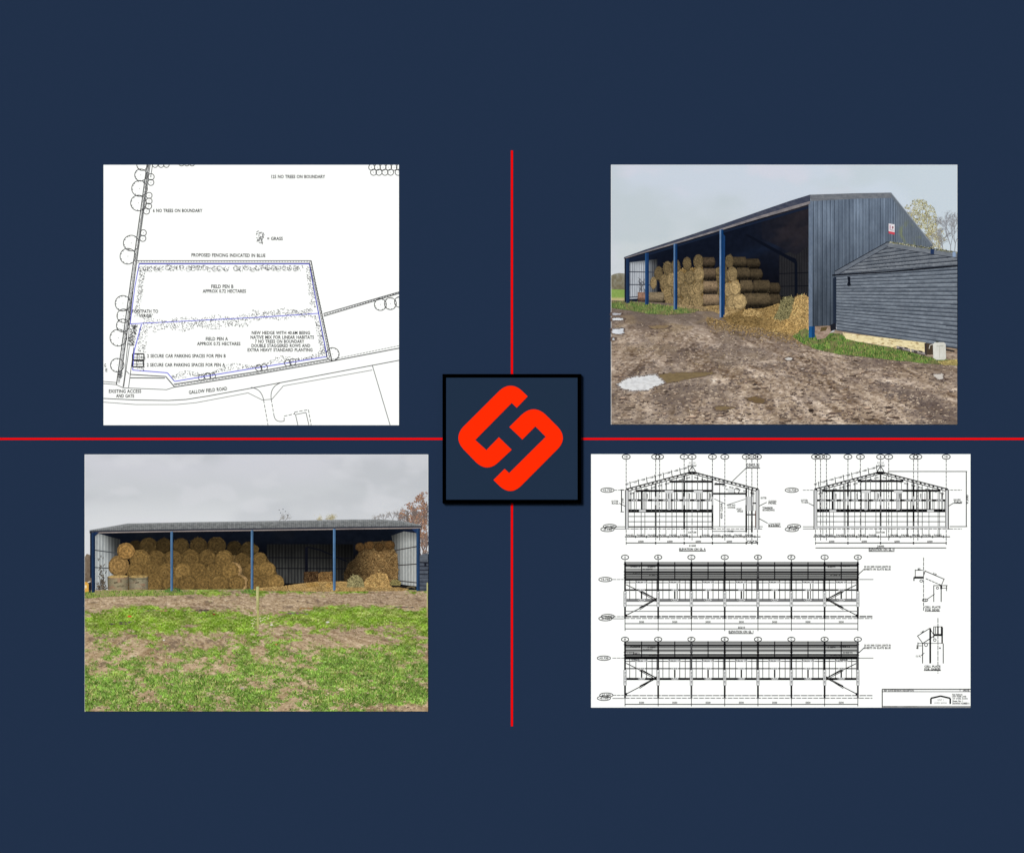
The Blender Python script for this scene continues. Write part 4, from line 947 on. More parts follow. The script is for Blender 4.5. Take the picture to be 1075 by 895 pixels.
I = Ink(); I.field([(758.8, 245), (761.3, 248), (760.8, 330), (758.8, 331)], flat((24, 54, 96)), 3); I.build('post', P, 'wall', barn)
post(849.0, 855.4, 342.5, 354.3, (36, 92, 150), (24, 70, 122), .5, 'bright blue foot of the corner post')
# notice on the gable
I = Ink(); I.poly([(932.9, 234.6), (939.2, 235.6), (939.2, 246.4), (932.9, 245)], (222, 216, 222)); I.poly([(932.9, 242.6), (939.2, 243.8), (939.2, 246.4), (932.9, 245)], (196, 70, 84))
I.poly([(933.8, 236.4), (935.2, 236.6), (935.2, 240.6), (933.8, 240.4)], (188, 150, 168)); I.ell(937.2, 238.6, .9, 1.0, 0, None, 10, fill=(128, 30, 48)); I.line([(934, 241.3), (938.5, 242)], .5, (120, 100, 116)); I.line([(936.4, 241), (937.8, 239.4)], .4, (110, 30, 48))
I.build('notice_sign', P, 'line', barn, 'white and red notice')

# timber shed
yt = lambda X: 288.4 - (X - 874) * .0713
yb = lambda X: 346.5 + (X - 878) * .154
def boards(N, A, Bc, G, seed, amp=1.0):
    def f(X, Y):
        t = (Y - yt(X)) / (yb(X) - yt(X)) * N; fr = t - np.floor(t); row = np.floor(t)
        n = fbm(X * .16, row * 3.7 + Y * .25, 3, seed); n2 = fbm(X * .6, Y * 1.2, 2, seed + 4); rowv = hsh(row, row * 0, seed)
        c = mix(A, Bc, .5 + (n - .5) * 1.0 + (n2 - .5) * .5 + (rowv - .5) * .25)
        c = mix(c, np.array(Bc) * 1.22, sst(.30, .08, fr) * .55 * amp)
        c = mix(c, G, sst(.58, .85, fr) * (.55 + .8 * fbm(X * .07 + row * 5, row * 1.7, 3, seed + 8)))
        return np.clip(c, 8, 220)
    return f
I = Ink(); I.field([(878, 288), (1004.9, 279), (1004.9, 366), (930, 354.7), (878, 346.6)], boards(19, (88, 95, 106), (128, 135, 146), (52, 58, 70), 71), .45, 'x')
shed = I.build('timber_shed', P, 'wood', label='dark slate painted timber shed')
I = Ink(); I.field([(877, 287.6), (931.8, 256.6), (1004.9, 268), (1004.9, 279.4)], boards(19, (84, 90, 100), (128, 132, 140), (46, 51, 62), 72), .45, 'x'); I.build('gable_boarding', P, 'wood', shed)
I = Ink(); I.line([(873.8, 288.9), (930, 285.6), (1004.9, 279.2)], 1.5, (18, 20, 28)); I.build('dividing_batten', P, 'line', shed)
I = Ink(); I.field([(876.5, 284.8), (930, 254.9), (933.5, 255.4), (933, 258.4), (880, 287.8), (876.5, 287.6)], lambda X, Y: mix((88, 94, 106), (120, 126, 136), fbm(X * .2, Y * .6, 3, 5)), .7, 'x'); I.line([(876.5, 284.8), (930.5, 254.7)], .9, (40, 44, 54)); I.line([(880, 288), (932, 259)], .6, (40, 44, 56)); I.build('barge_board', P, 'wood', shed)
I = Ink(); I.field([(931.5, 254.4), (1004.9, 265.6), (1004.9, 270.6), (932.3, 259.4)], lambda X, Y: mix((96, 102, 112), (128, 132, 140), fbm(X * .2, Y * .6, 3, 6)), .7, 'x'); I.line([(932, 259.4), (1004.9, 270.8)], .6, (44, 48, 60)); I.build('barge_board', P, 'wood', shed)
I = Ink(); rs = np.random.RandomState(5); n = 420; x = 934 + 70.5 * rs.rand(n); y = 254 + (x - 931.5) * .153 + rs.normal(0, .55, n)
I.line([(930, 254.2), (938, 254.6), (1004.9, 264.9)], .9, (44, 46, 50)); pal = np.array([[168, 164, 120], [206, 204, 186], [96, 104, 60], [60, 62, 58], [140, 134, 90]])
I.strokes(x, y, x + rs.uniform(-.9, .9, n), y + rs.uniform(-.8, .3, n), .6, pal[rs.randint(0, 5, n)]); I.build('mossy_roof_edge', P, 'leaf', shed)
I = Ink(); I.rect(976.8, 261.3, 980.6, 266.6, (34, 52, 88)); I.rect(1000, 264.4, 1003.2, 269.6, (138, 158, 188)); I.build('roof_bracket', P, 'line', shed)
I = Ink(); I.poly([(889.5, 290.5), (892.8, 290.6), (892.6, 296), (893.4, 300), (890.4, 300.6), (889.2, 298.6), (890.4, 295.6)], (22, 26, 36)); I.build('security_light', P, 'line', shed)
I = Ink(); I.field([(884.4, 349), (930, 354.6), (971.8, 359.6), (971.8, 372.5), (955, 369), (938, 364.6), (918, 361.2), (900, 358.4), (888, 355.4)], lambda X, Y: mix(mix((222, 204, 156), (236, 222, 184), fbm(X * .25, Y * .5, 3, 6)), (150, 124, 84), sst(.62, .72, fbm(X * .3, Y * .8, 3, 8)) * .7), .6, 'x')
I.build('timber_skirting_board', P, 'wood', shed, 'pale yellow bare timber board along the base')
I = Ink(); I.poly([(970.5, 360), (973, 360), (973, 372.6), (970.8, 372)], (60, 52, 50)); I.poly([(973, 360), (979.6, 361), (979.6, 372), (973, 372)], (74, 62, 50)); I.build('dark_opening', P, 'line', shed)
def block(x, y):
    I = Ink(); I.poly([(x, y), (x + 14.5, y + 3.4), (x + 14.8, y + 6.2), (x + .6, y + 2.8)], (150, 142, 140))
    for k in range(2): I.poly([(x + 3 + k * 5.5, y + 1.5), (x + 6.6 + k * 5.5, y + 2.3), (x + 6.6 + k * 5.5, y + 4), (x + 3 + k * 5.5, y + 3.2)], (62, 56, 56))
    I.line([(x + .4, y + 3), (x + 14.6, y + 6.4)], .7, (58, 54, 50)); I.build('concrete_block', P, 'wood')
block(941, 362.6); block(956.4, 366.2)
# water container
I = Ink()
I.field([(979.4, 361.6), (981, 359.4), (991, 359.2), (992.8, 361), (993.2, 376.2), (991.6, 377.6), (983, 377.6), (979.8, 375.6)], lambda X, Y: mix((228, 226, 220), (196, 193, 184), sst(978, 993, X) * .4 + fbm(X * .5, Y * .3, 2, 5) * .6), .6)
wc = I.build('water_container', P, 'soft', label='cream plastic water container')
I = Ink(); I.line([(979.8, 361), (976.2, 362.4), (975.4, 366)], .8, (196, 192, 184)); I.line([(983, 363.4), (990.5, 363)], .5, (150, 148, 136)); I.line([(986.5, 363), (986.5, 376)], .4, (170, 166, 152)); I.build('handle', P, 'line', wc)
I = Ink(); I.rect(982.5, 357.6, 985.4, 359.4, (70, 74, 72)); I.build('container_cap', P, 'line', wc)
I = Ink(); I.line([(993, 366.8), (1001.8, 368.6)], 1.8, (52, 48, 48)); I.build('fallen_stake', P, 'wood')
I = Ink(); I.line([(867.4, 351.4), (870.5, 349.4), (875, 347.3), (878.2, 344)], 1.2, (206, 206, 212)); I.line([(878, 344), (878.4, 339.5)], 1.0, (120, 124, 134)); I.build('drain_pipe', P, 'line')
I = Ink(); I.field([(856, 343), (873, 342), (874, 347), (866, 355), (858, 356.5), (855.4, 350)], lambda X, Y: mix((128, 104, 90), (178, 158, 144), fbm(X * .4, Y * .6, 3, 6)), .7, 'y'); I.poly([(871.5, 341), (876.5, 339), (878, 346), (872, 347.5)], (30, 32, 40)); I.poly([(862, 343.5), (869, 342.8), (867, 347), (861, 348)], (92, 78, 52)); I.build('rubble', P, 'mud')

# ================================================================== PHOTOGRAPH, LOWER LEFT (barn seen square on across grass)
R2 = (89.0, 477.2, 449.2, 746.2)
P = Print('photograph_print', R2, 'photographic print of the long open barn seen square on across patchy grass', 'photograph', 'photographs fixed on the navy board')
paper(P, .3)
def sky2(X, Y):
    t = (Y - 477) / 75; n = fbm(X * .010, Y * .022, 4, 25); m = fbm(X * .03, Y * .06, 3, 26)
    a = mix((204, 204, 213), (198, 200, 206), sst(.0, .55, t + (n - .5) * .5))
    a = mix(a, (216, 217, 222), sst(.45, 1.0, t) * .85)
    a = mix(a, (188, 190, 197), sst(.42, .68, n) * .85 * (1 - t * .5)); return mix(a, (212, 212, 219), sst(.5, .75, m) * .5)
I = Ink(); I.field([(R2[0], R2[1]), (R2[2], R2[1]), (R2[2], 625), (R2[0], 625)], sky2, 2.5); I.build('overcast_sky', P, 'soft')
CL = (R2[0], R2[1], R2[2], 625)
tree_ink(P, 298, 553, 17, CL, (140, 136, 134), [(120, 116, 118), (150, 146, 140)], 31, 4, 1, .6, 'sparse bare tree top beyond the roof', .7, .6)
tree_ink(P, 292, 551, 13, CL, (150, 146, 142), [(130, 126, 124)], 32, 4, 1, .5, None, .8, .6)
I = Ink()
for (x, y) in [(294.5, 538), (297, 534.3), (299.6, 536.6), (302, 540.5), (293, 535)]: I.poly([(x - .6, y), (x, y - .5), (x + .7, y), (x, y + .6)], (52, 52, 60))
I.build('perched_birds', P, 'line')
for (x, s) in [(339, 41), (345, 42), (350, 47)]: tree_ink(P, x, 550, 9, CL, (168, 160, 146), [(196, 184, 142), (184, 172, 128)], s, 4, 2, .5, 'pale yellowish tree top beyond the roof', .8, .8)
for (x, h, s) in [(394, 8, 43), (403, 13, 44), (412, 15, 45), (418, 13, 46)]: tree_ink(P, x, 550, h, CL, (156, 152, 154), [(178, 168, 160), (160, 146, 134)], s, 4, 1, .5, 'bare tree top beyond the roof', .6, .6)
RU = [(158, 112, 92), (142, 100, 84), (178, 132, 104), (120, 88, 76), (186, 148, 112), (166, 128, 112)]
crown(P, 446, 548, 17, 32, 3600, RU, 62, CL, 'reddish brown autumn tree at the end of the barn', (104, 90, 86), .41, .8)
crown(P, 431, 541, 12, 14, 800, RU, 64, CL, None, (120, 108, 104), .46, .6)
for (x, y, h, s) in [(447, 612, 52, 58), (444, 600, 40, 60)]:
    tree_ink(P, x, y, h, CL, (122, 108, 104), RU, s, 5, 2, 1.0, 'reddish brown autumn tree at the end of the barn', .6, .8)
I = Ink(); I.field([(89, 584), (91, 581), (94, 582), (97, 585), (97, 622), (89, 622)], lambda X, Y: mix((132, 118, 104), (96, 80, 66), fbm(X * .5, Y * .4, 3, 8) + (Y - 600) * .01), .7); I.build('tree_line', P, 'leaf')
# barn shell
def in2(X, Y):
    a = mix((13, 17, 26), (7, 8, 13), sst(562, 585, Y))
    a = mix(a, (26, 36, 62), sst(120, 100, X) * .6 + sst(408, 430, X) * .5)
    return mix(a, (20, 22, 28), sst(.5, .8, fbm(X * .04, Y * .1, 3, 4)) * .5)
I = Ink(); I.field([(96, 557.5), (440, 553.5), (440, 619), (96, 622)], in2, 1.5); barn = I.build('barn', P, 'dark', label='long open fronted barn full of round bales')  # dark sheet of ink for the shade inside the barn
I = Ink(); I.field([(280, 571), (371, 571), (371, 612), (280, 612)], corr((68, 68, 66), (34, 34, 36), 3.3, 9, .35, lambda X, Y: (.42 + .62 * sst(572, 606, Y)) * (1 - .45 * sst(322, 370, X))), .6); I.build('back_wall', P, 'wall', barn)
for y in (585, 596.3): I = Ink(); I.line([(280, y), (371, y + .4)], 1.0, (14, 14, 20)); I.build('wall_rail', P, 'line', barn)
I = Ink(); I.poly([(320.2, 574), (323, 574), (323.2, 611), (320.2, 611)], (14, 15, 24)); I.build('steel_frame', P, 'line', barn); I = Ink(); I.line([(323, 574), (336, 577), (352, 584), (364, 589)], 1.3, (10, 12, 20)); I.build('steel_frame', P, 'line', barn)
I = Ink(); I.field([(99.4, 561), (104, 560), (126, 566), (128, 622), (99.4, 620)], corr((190, 193, 193), (140, 144, 147), 3.2, 4, .3, lambda X, Y: 1.0 - .74 * sst(106, 125, X + (575 - Y) * .25) - .1 * sst(566, 560, Y)), .6, 'x'); I.build('end_wall', P, 'wall', barn, 'pale corrugated inner wall at the left end')
for (a, b) in (((99.5, 577.2), (123, 580.4)), ((99.5, 595.4), (118, 596.4))): I = Ink(); I.line([a, b], 1.1, (66, 68, 72)); I.build('wall_rail', P, 'line', barn)
I = Ink(); I.field([(411, 562), (424, 557.6), (437.6, 559.4), (437.6, 616), (419, 612.5)], corr((184, 185, 183), (138, 140, 140), 3.0, 5, .3, lambda X, Y: (.42 + .58 * sst(411, 426, X)) * (.7 + .3 * sst(557, 572, Y))), .6, 'x'); I.build('end_wall', P, 'wall', barn, 'pale corrugated inner wall at the right end')
for (a, b) in (((414.5, 577.6), (437.5, 573.4)), ((417, 593.2), (437.5, 591.8)), ((419, 609.4), (437.5, 611.4))): I = Ink(); I.line([a, b], 1.1, (58, 54, 54)); I.build('wall_rail', P, 'line', barn)
# bales: rows from the back to the front
T2 = (120, 95, 56)
Z5 = lambda x, y: (80 + x / 5.375, 470 + y / 5.375)
Z6 = lambda x, y: (260 + x / 5.375, 470 + y / 5.375)
straw_heap(P, [(133, 600), (140, 584), (160, 578), (180, 575), (240, 577), (252, 590), (256, 602), (258, 618), (133, 618)], (104, 82, 46), 81, 1.3, 'bale_stack_core', l=(.8, 2.2))
straw_heap(P, [(240, 585), (262, 576), (278, 582), (290, 600), (296, 616), (240, 616)], (98, 78, 48), 82, 1.3, 'bale_stack_core', l=(.8, 2.2))
sd = 500
rows = [([(335, 558, 38, .5), (893, 565, 41, .52), (975, 572, 44, .62), (408, 555, 49, .82), (495, 552, 44, .66), (590, 554, 45, .84), (690, 551, 47, .76), (793, 551, 50, .8)]),
        ([(935, 635, 42, .78), (1035, 632, 42, .8), (1000, 700, 52, .82), (985, 762, 52, .8), (1060, 772, 45, .85)]),
        ([(450, 625, 48, .86), (545, 625, 48, .85), (645, 625, 52, .9), (740, 620, 48, .88), (835, 625, 50, 1.0), (360, 628, 55, 1.04)]),
        ([(335, 695, 50, .98), (425, 692, 52, .88), (510, 700, 50, .92), (690, 698, 50, .86), (780, 700, 50, .9), (600, 700, 50, 1.05), (868, 693, 48, 1.0)]),
        ([(440, 765, 50, .9), (530, 765, 50, .92), (625, 765, 50, .88), (720, 765, 50, .9), (810, 765, 50, .9), (905, 762, 46, .98)])]
for row in rows:
    if row is rows[3] or row is rows[4]:
        bx = Z5(*((880, 693) if row is rows[3] else (918, 763)))
        bale_round(P, bx[0] + 1.1, bx[1], 9.2, 9.0, (164, 132, 90), 900 + rows.index(row), ring=.3)
    for (x, y, r, k) in row: sd += 1; c = Z5(x, y); bale_round(P, c[0], c[1], r / 5.375 * 1.05, r / 5.375, [v * k * (1 + .02 * (sd % 4)) * (.62 + .38 * min(1, max(0, (c[1] - 570) / 22))) for v in T2], sd, rim=.8)  # upper rows inked darker for the shade beneath the roof
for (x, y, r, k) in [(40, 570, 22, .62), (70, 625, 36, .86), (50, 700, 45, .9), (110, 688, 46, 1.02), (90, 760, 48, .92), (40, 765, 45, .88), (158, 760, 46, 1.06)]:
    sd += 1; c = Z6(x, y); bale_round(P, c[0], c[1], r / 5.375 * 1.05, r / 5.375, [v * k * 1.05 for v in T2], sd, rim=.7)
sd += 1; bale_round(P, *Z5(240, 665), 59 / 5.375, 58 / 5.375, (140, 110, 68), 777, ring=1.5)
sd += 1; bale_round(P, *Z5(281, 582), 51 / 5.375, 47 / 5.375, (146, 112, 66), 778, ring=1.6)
for (x0, x1, s, c) in ((112.6, 134.8, 91, (134, 124, 100)), (135.0, 155.6, 92, (132, 124, 104))):
    I = Ink()
    def f(X, Y, x0=x0, x1=x1, c=c, s=s):
        t = (X - x0) / (x1 - x0); k = .62 + .5 * np.sin(np.clip(t, 0, 1) * pi) ** .6
        a = mix(c, (142, 104, 84), sst(.52, .72, fbm(X * .12, Y * .3, 3, s)) * .6 + (sst(616, 619, Y) if s == 92 else sst(609, 606, Y)) * .5)
        a = mix(a, (78, 74, 58), sst(.58, .72, fbm(X * .3, Y * .4, 3, s + 3)) * .6); return np.clip(a * k[..., None], 5, 240)
    I.field([(x0, 605.2), (x0 + 2, 604.4), (x1 - 2, 604.2), (x1, 605), (x1 - .3, 619), (x1 - 3, 620.2), (x0 + 3, 620.2), (x0 + .6, 619)], f, .7, 'x')
    I.field([(x0 + .2, 605.4), (x0 + 4, 603.8), (x1 - 4, 603.4), (x1, 604.6), (x1 - 3, 606), (x0 + 4, 606.4)], straw_field((182, 152, 98), s), .6, 'x')
    I.line([(x0 + 7, 611.5), (x0 + 11, 611)], 1.0, (52, 38, 30)); I.build('hay_bale', P, 'straw', None, 'upright net wrapped bale in front of the stack')
I = Ink(); rs = np.random.RandomState(8)
for k in range(70):
    x = 100 + rs.rand() * 11; y = 580 + 40 * rs.rand() ** .6
    x = 108 - (620 - y) * .06 + rs.normal(0, 1.4); I.line([(x, y), (x + rs.normal(0, 1), y - rs.uniform(1, 3))], .55, (104, 94, 82) if k % 2 else (70, 62, 56))
for k in range(40): x = 101 + rs.rand() * 11; y = 612 + rs.rand() * 8; I.line([(x, y), (x + rs.normal(0, 2), y - rs.uniform(0, 3))], .8, (110, 98, 84) if k % 2 else (62, 54, 50))
I.build('scrap_metal', P, 'line')
# straw on the right
straw_heap(P, [(361, 602), (366, 591), (374, 585), (378, 577), (383, 570), (390, 568.5), (396, 570), (400, 568), (406, 568.5), (411, 567.5), (413, 575), (417, 583), (418, 598), (417, 612), (361, 612)], (126, 99, 64), 83, 1.8, 'straw_stack', 'tall brown straw stack', l=(.8, 2.4), shade=lambda X, Y: (.42 + .62 * sst(366, 396, X)) * (.6 + .4 * sst(566, 584, Y)))
for (x, y, r, k) in [(378, 574, 5, .55), (388, 572.5, 5, .62), (409, 572, 5.4, .62), (398, 574, 5.2, .5)]: sd += 1; bale_round(P, x, y, r, r * .9, [v * k for v in (134, 98, 58)], sd)
straw_heap(P, [(319, 600), (334, 599.5), (335, 611), (319, 611)], (74, 54, 36), 84, 1.5, 'square_bale', l=(.7, 1.8)); straw_heap(P, [(334.2, 602), (337, 600), (349, 600), (349, 612), (334.2, 612)], (122, 92, 56), 85, 1.5, 'square_bale', l=(.7, 1.8))
I = Ink()
# yard and meadow
m2 = mudf(600, 269, (186, 162, 132), (164, 141, 117), (104, 88, 76), (206, 184, 156), 161, 1.1)
def meadow(X, Y):
    Z = 420 / np.maximum(Y - 602, 5); WX = (X - 269) * Z / 263
    c = m2(X, Y)
    c = mix(c, (150, 128, 108), sst(700, 660, Y) * .3)
    c = mix(c, (176, 150, 116), sst(655, 700, Y) * .35)
    gm = fbm(X * .026 + 3, Y * .07, 5, 171, .66) * .74 + fbm(WX * 2.2, Z * 2.2, 4, 172, .6) * .26 + (fbm(X * .2, Y * .42, 4, 174, .75) - .5) * .5
    band = np.exp(-((Y - (649 + 3 * np.sin(X * .03))) / 8.5) ** 2) * .195 - .34 * np.exp(-((Y - 630) / 7.5) ** 2) - .045 * np.exp(-((Y - 672) / 7) ** 2) + .045 * sst(684, 715, Y)
    gm = gm + band + .16 * np.exp(-((Y - 622) / 2.2) ** 2) * sst(250, 180, X)
    g = sst(.41, .56, gm)
    e = (fbm(X * .7, Y * .55, 3, 175) - fbm(X * .7 - .1, Y * .55 - .5, 3, 175)) * 130  # emboss: light and shade of the tufts put into the grass colour
    gc = mix((118, 150, 48), (108, 140, 58), sst(650, 700, Y) + (fbm(X * .06, Y * .1, 2, 9) - .5)); gc = mix(gc, (142, 154, 78), sst(.5, .7, fbm(X * .1, Y * .2, 3, 19)) * .7) + e[..., None] * 1.3; gc = gc * (.68 + .62 * fbm(X * .14, Y * .3, 3, 29))[..., None]
    c = mix(c, gc, g * .92)
    return np.clip(c, 22, 235)
I.field([(89, 619), (300, 618), (449.2, 619), (449.2, 746.2), (89, 746.2)], meadow, .75)
gro = I.build('field_ground', P, 'mud')
def gmask(X, Y):
    Z = 420 / np.maximum(Y - 602, 5); WX = (X - 269) * Z / 263
    gm = fbm(X * .026 + 3, Y * .07, 5, 171, .66) * .74 + fbm(WX * 2.2, Z * 2.2, 4, 172, .6) * .26 + (fbm(X * .2, Y * .42, 4, 174, .75) - .5) * .5
    band = np.exp(-((Y - (649 + 3 * np.sin(X * .03))) / 8.5) ** 2) * .195 - .34 * np.exp(-((Y - 630) / 7.5) ** 2) - .045 * np.exp(-((Y - 672) / 7) ** 2) + .045 * sst(684, 715, Y)
    return gm + band
rs = np.random.RandomState(33); n = 15000; y = 640 + 106 * rs.rand(n) ** .85; x = rs.uniform(89.8, 448.4, n); k = gmask(x, y) > .49 + rs.normal(0, .05, n); x = x[k]; y = y[k]; o_ = np.argsort(y); x = x[o_]; y = y[o_]; n = len(x)
sc = (y - 603) / 143; h = rs.uniform(.5, 1.25, n) * (.8 + 2.2 * sc)
cb = mix((126, 158, 52), (118, 152, 66), sst(655, 700, y)) * rs.uniform(.55, 1.3, (n, 1)); kk = rs.rand(n) < .16; cb *= (.62 + .74 * fbm(x * .14, y * .3, 3, 29))[:, None]; cb[kk] = np.array([176, 168, 112]) * rs.uniform(.7, 1.25, (kk.sum(), 1))
yb_ = np.minimum(y + .4, 745.6)
I = Ink(); I.strokes(x, yb_, np.clip(x + rs.normal(0, 1.5, n) * sc, 89.4, 448.9), yb_ - h, (.4 + .45 * sc), np.clip(cb, 10, 240)); I.build('grass', P, 'grass', kind='stuff')
n = 6500; x = rs.uniform(90, 448, n); y = 622 + 122 * rs.rand(n) ** .8; k = gmask(x, y) < .53; x = x[k]; y = y[k]; n = len(x); sc = (y - 603) / 143
cc = np.where(rs.rand(n)[:, None] < .5, np.array([[112, 90, 76]]), np.array([[204, 182, 152]])) + rs.normal(0, 12, (n, 1))
I = Ink(); I.strokes(x, y, np.clip(x + rs.uniform(-1.6, 1.6, n) * (.5 + sc), 89.3, 449), y + rs.uniform(-.4, .4, n) * (.6 + sc), .35 + .5 * sc, np.clip(cc, 10, 245)); I.build('bare_earth', P, 'mud', kind='stuff')
I = Ink()
for (x, y, w, h, c) in [(215, 640.8, 14, 2.2, (84, 72, 70)), (128, 653.5, 22, 2.6, (92, 78, 70)), (310, 643.6, 22, 1.8, (120, 106, 98)), (322, 638, 18, 1.4, (142, 112, 72)), (165, 640.4, 22, 1.5, (150, 130, 98)), (425, 637, 18, 1.2, (108, 94, 84))]:
    r = random.Random(int(x)); 
    I = Ink()
    for _ in range(16):
        a = x + r.gauss(0, w / 3.2); b = y + r.gauss(0, h / 3); I.poly([(a - r.uniform(1, 3.2), b), (a, b - .5), (a + r.uniform(1, 3.2), b + .1), (a, b + .6)], [v * r.uniform(.85, 1.15) for v in c])
    I.build('muddy_hollow', P, 'mud', gro)
I = Ink(); r = random.Random(5)
for _ in range(30): a = r.gauss(269, 6); b = r.gauss(650, 4); I.poly([(a - r.uniform(.3, 1.5), b), (a, b - .6), (a + 1, b), (a, b + .5)], (216, 208, 170))
I.build('pale_leaf_scatter', P, 'leaf', gro)
for (x, y, w, c) in [(136, 646.6, 2.6, (206, 92, 62)), (285, 655.6, 1.8, (226, 220, 210)), (172, 671.6, 1.4, (226, 222, 214)), (290, 676, 1.3, (206, 120, 84)), (224.6, 644.4, 1.8, (140, 58, 44)), (344, 652.7, 2.2, (214, 212, 202)), (254, 722, 2.4, (172, 160, 156)), (358, 723, 3.4, (216, 198, 164))]:
    I = Ink(); I.poly([(x - w, y + .3), (x - w * .3, y - w * .4), (x + w * .6, y - w * .3), (x + w, y + .3), (x, y + w * .4)], c); I.build('stone', P, 'soft', gro)
# straw over the yard edge
straw_heap(P, blob([(258, 619.6), (275, 616.5), (296, 615), (330, 610.5), (349, 610), (366, 610), (384, 613), (412, 614), (430, 617.4), (424, 620), (330, 620.4)], 3, .4, 8), (172, 140, 90), 86, 1.7, 'loose_straw', l=(.6, 2), flatten=.4)
straw_heap(P, [(320, 613.5), (326, 611), (333, 611.5), (336, 615), (324, 616)], (170, 134, 78), 87, 1.5, 'straw_heap', l=(.5, 1.4)); straw_heap(P, [(342, 615.6), (344, 612), (347.6, 612), (349, 616)], (186, 146, 86), 88, 1.5, 'straw_heap', l=(.5, 1.4))
straw_heap(P, [(380, 616), (384, 608), (390, 603), (398, 601), (406, 602), (408, 608), (409.5, 616.6)], (184, 148, 94), 89, 2.0, 'straw_heap', 'bright straw heap', l=(.8, 2.2))
straw_heap(P, [(364, 616), (365.5, 608), (370, 603.5), (375, 603), (380, 607), (382, 612), (382.4, 616)], (146, 136, 96), 90, 2.0, 'hay_heap', 'greyish green hay heap', l=(.8, 2.2))
straw_heap(P, [(409, 612), (412, 608.4), (417, 608), (421, 611), (420, 614.6), (412, 615)], (136, 124, 80), 92, 1.8, 'hay_heap', l=(.5, 1.5))
I = Ink(); I.poly([(409.5, 614), (412, 616), (419, 616), (428, 617.6), (437, 617.4), (437, 615), (424, 613.6), (420, 614.4)], (26, 24, 24)); I.line([(427, 616.6), (432, 615.4), (436, 617)], 1.6, (92, 84, 66)); I.build('debris', P, 'mud')
grass_patch([(89, 620.6), (110, 620), (150, 620.5), (180, 619.4), (206, 621), (205, 623.4), (170, 625), (120, 625.5), (100, 627), (89, 627.5)], 153, (104, 134, 54), (150, 166, 82), 1.8, 1.6, 'grass_strip', (150, 134, 104), pr=(89.4, 448.8))
grass_patch([(252, 620.5), (262, 618), (269, 620), (268, 622.4), (254, 622.4)], 154, (84, 122, 54), (120, 150, 70), 2.2, 2.0, 'grass_strip', pr=(89.4, 448.8))
grass_patch([(172, 620.6), (178, 617.6), (186, 618), (192, 621), (180, 622)], 155, (74, 112, 54), (104, 136, 68), 2.2, 2.2, 'grass_strip', pr=(89.4, 448.8))
# outside right: dark shed
I = Ink()
def sh2(X, Y):
    fr = (Y / 4.1) % 1; c = mix((66, 72, 84), (92, 98, 110), fbm(X * .3, Y * .3, 3, 3)); c = mix(c, (34, 36, 46), sst(.7, .9, fr)); return np.where((Y < 589.5)[..., None], mix((78, 84, 94), (104, 108, 116), fbm(X * .4, Y * .5, 2, 3)), c)
I.field([(440, 583), (445, 581), (449.2, 580.4), (449.2, 620), (440, 620)], sh2, .6); I.line([(440.5, 590), (449.2, 591)], 1.0, (26, 26, 34)); I.rect(445.4, 590.6, 447.6, 594.6, (30, 32, 42)); I.build('timber_shed', P, 'wood', label='dark timber shed at the end of the barn')
# roof
RT = [(94, 556.2), (134, 549.2), (200, 547.8), (260, 547), (371.6, 545), (400, 544.9), (421.9, 546.3), (442.2, 550.8)]
RB = [(94, 557.2), (134, 556.4), (200, 555.3), (260, 554.6), (371.6, 552.9), (400, 552.6), (421.9, 552.3), (442.2, 552)]
def rf(X, Y):
    n = fbm(X * .5, Y * .9, 3, 44); c = mix((84, 86, 88), (142, 143, 145), .5 + .9 * (n - .5) + .15 * np.sin(X * 2 * pi / 2.1)); return mix(c, (172, 174, 178), sst(3.2, 0, Y - np.interp(X, [p[0] for p in RT], [p[1] for p in RT])) * .35)
I = Ink(); I.field(RT + RB[::-1], rf, .6, 'x'); I.build('roof', P, 'wall', barn, 'grey corrugated roof')
up = lambda L, d: [(a, b + d) for a, b in L]
I = Ink(); I.field(up(RB, -.1) + up(RB, 1.3)[::-1], flat((38, 42, 54)), 4, 'x')
for x in np.arange(96, 441, 2.1): yy = np.interp(x, [p[0] for p in RB], [p[1] for p in RB]); I.rect(x, yy - .5, x + 1.0, yy + .3, (60, 62, 70))
I.build('roof_edge', P, 'wall', barn)
I = Ink(); I.field(up(RB, 1.3) + up(RB, 2.5)[::-1], lambda X, Y: mix((122, 112, 112), (160, 148, 144), fbm(X * .1, Y, 2, 6)), 1.2, 'x'); I.build('gutter', P, 'wall', barn)
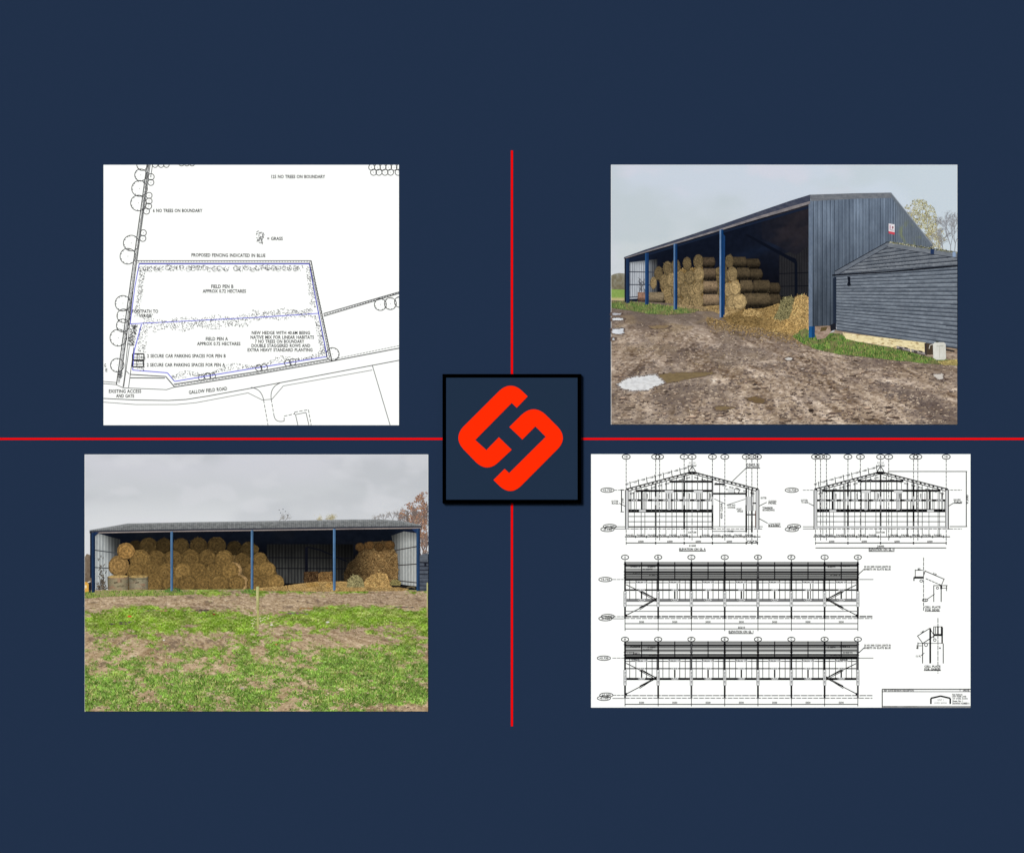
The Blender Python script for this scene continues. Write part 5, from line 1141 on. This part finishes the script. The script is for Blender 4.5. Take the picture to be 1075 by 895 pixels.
post(96.2, 99.6, 558.6, 621.6, (36, 58, 92), (28, 46, 76), .5, 'dark blue corner post')
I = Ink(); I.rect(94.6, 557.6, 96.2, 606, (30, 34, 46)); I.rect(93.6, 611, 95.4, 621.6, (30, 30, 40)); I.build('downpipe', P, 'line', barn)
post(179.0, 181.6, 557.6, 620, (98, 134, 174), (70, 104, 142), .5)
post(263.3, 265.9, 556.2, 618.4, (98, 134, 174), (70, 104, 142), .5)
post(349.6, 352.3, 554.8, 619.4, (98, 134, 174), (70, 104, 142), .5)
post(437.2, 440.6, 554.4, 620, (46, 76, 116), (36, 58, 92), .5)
I = Ink(); I.poly([(432, 555), (437.4, 554.8), (437.4, 559.5)], (34, 54, 92)); I.poly([(99.6, 558.4), (104, 558.4), (99.6, 562)], (30, 48, 84)); I.build('eaves_bracket', P, 'line', barn)
# yellow machine at the left edge
I = Ink(); I.poly([(89.1, 610.4), (91.5, 610.8), (93.2, 613), (93, 620.6), (89.1, 621.2)], (214, 162, 74)); I.poly([(89.1, 614), (91, 614), (91, 617), (89.1, 617)], (240, 214, 170)); I.line([(92, 611), (95, 610)], 1.0, (220, 210, 196)); I.build('yellow_machine', P, 'soft', label='corner of a yellow machine')
# posts standing in the grass
def stake(x0, x1, y0, y1, lab):
    I = Ink(); I.field([(x0, y0 + .4), ((x0 + x1) / 2, y0), (x1, y0 + .4), (x1 - .2, y1), (x0 + .2, y1)], lambda X, Y: mix(mix((206, 200, 148), (168, 164, 108), fbm(X * .8, Y * .15, 3, 5)), (120, 122, 66), sst(x0 + (x1 - x0) * .55, x1, X) * .6 + sst(y1 - 12, y1, Y) * .3), .5, 'x')
    I.build('wooden_stake', P, 'wood', label=lab)
stake(268.9, 272.2, 615.2, 640, 'pale wooden stake in the middle of the grass')
I = Ink(); I.field([(269.6, 640), (272.0, 640), (271.6, 659.6), (270, 659.6)], lambda X, Y: mix((160, 158, 96), (186, 184, 120), fbm(X, Y * .3, 2, 7)), .6); I.build('wooden_stake', P, 'wood')
stake(447.9, 449.2, 611, 648, 'pale wooden stake at the right edge')
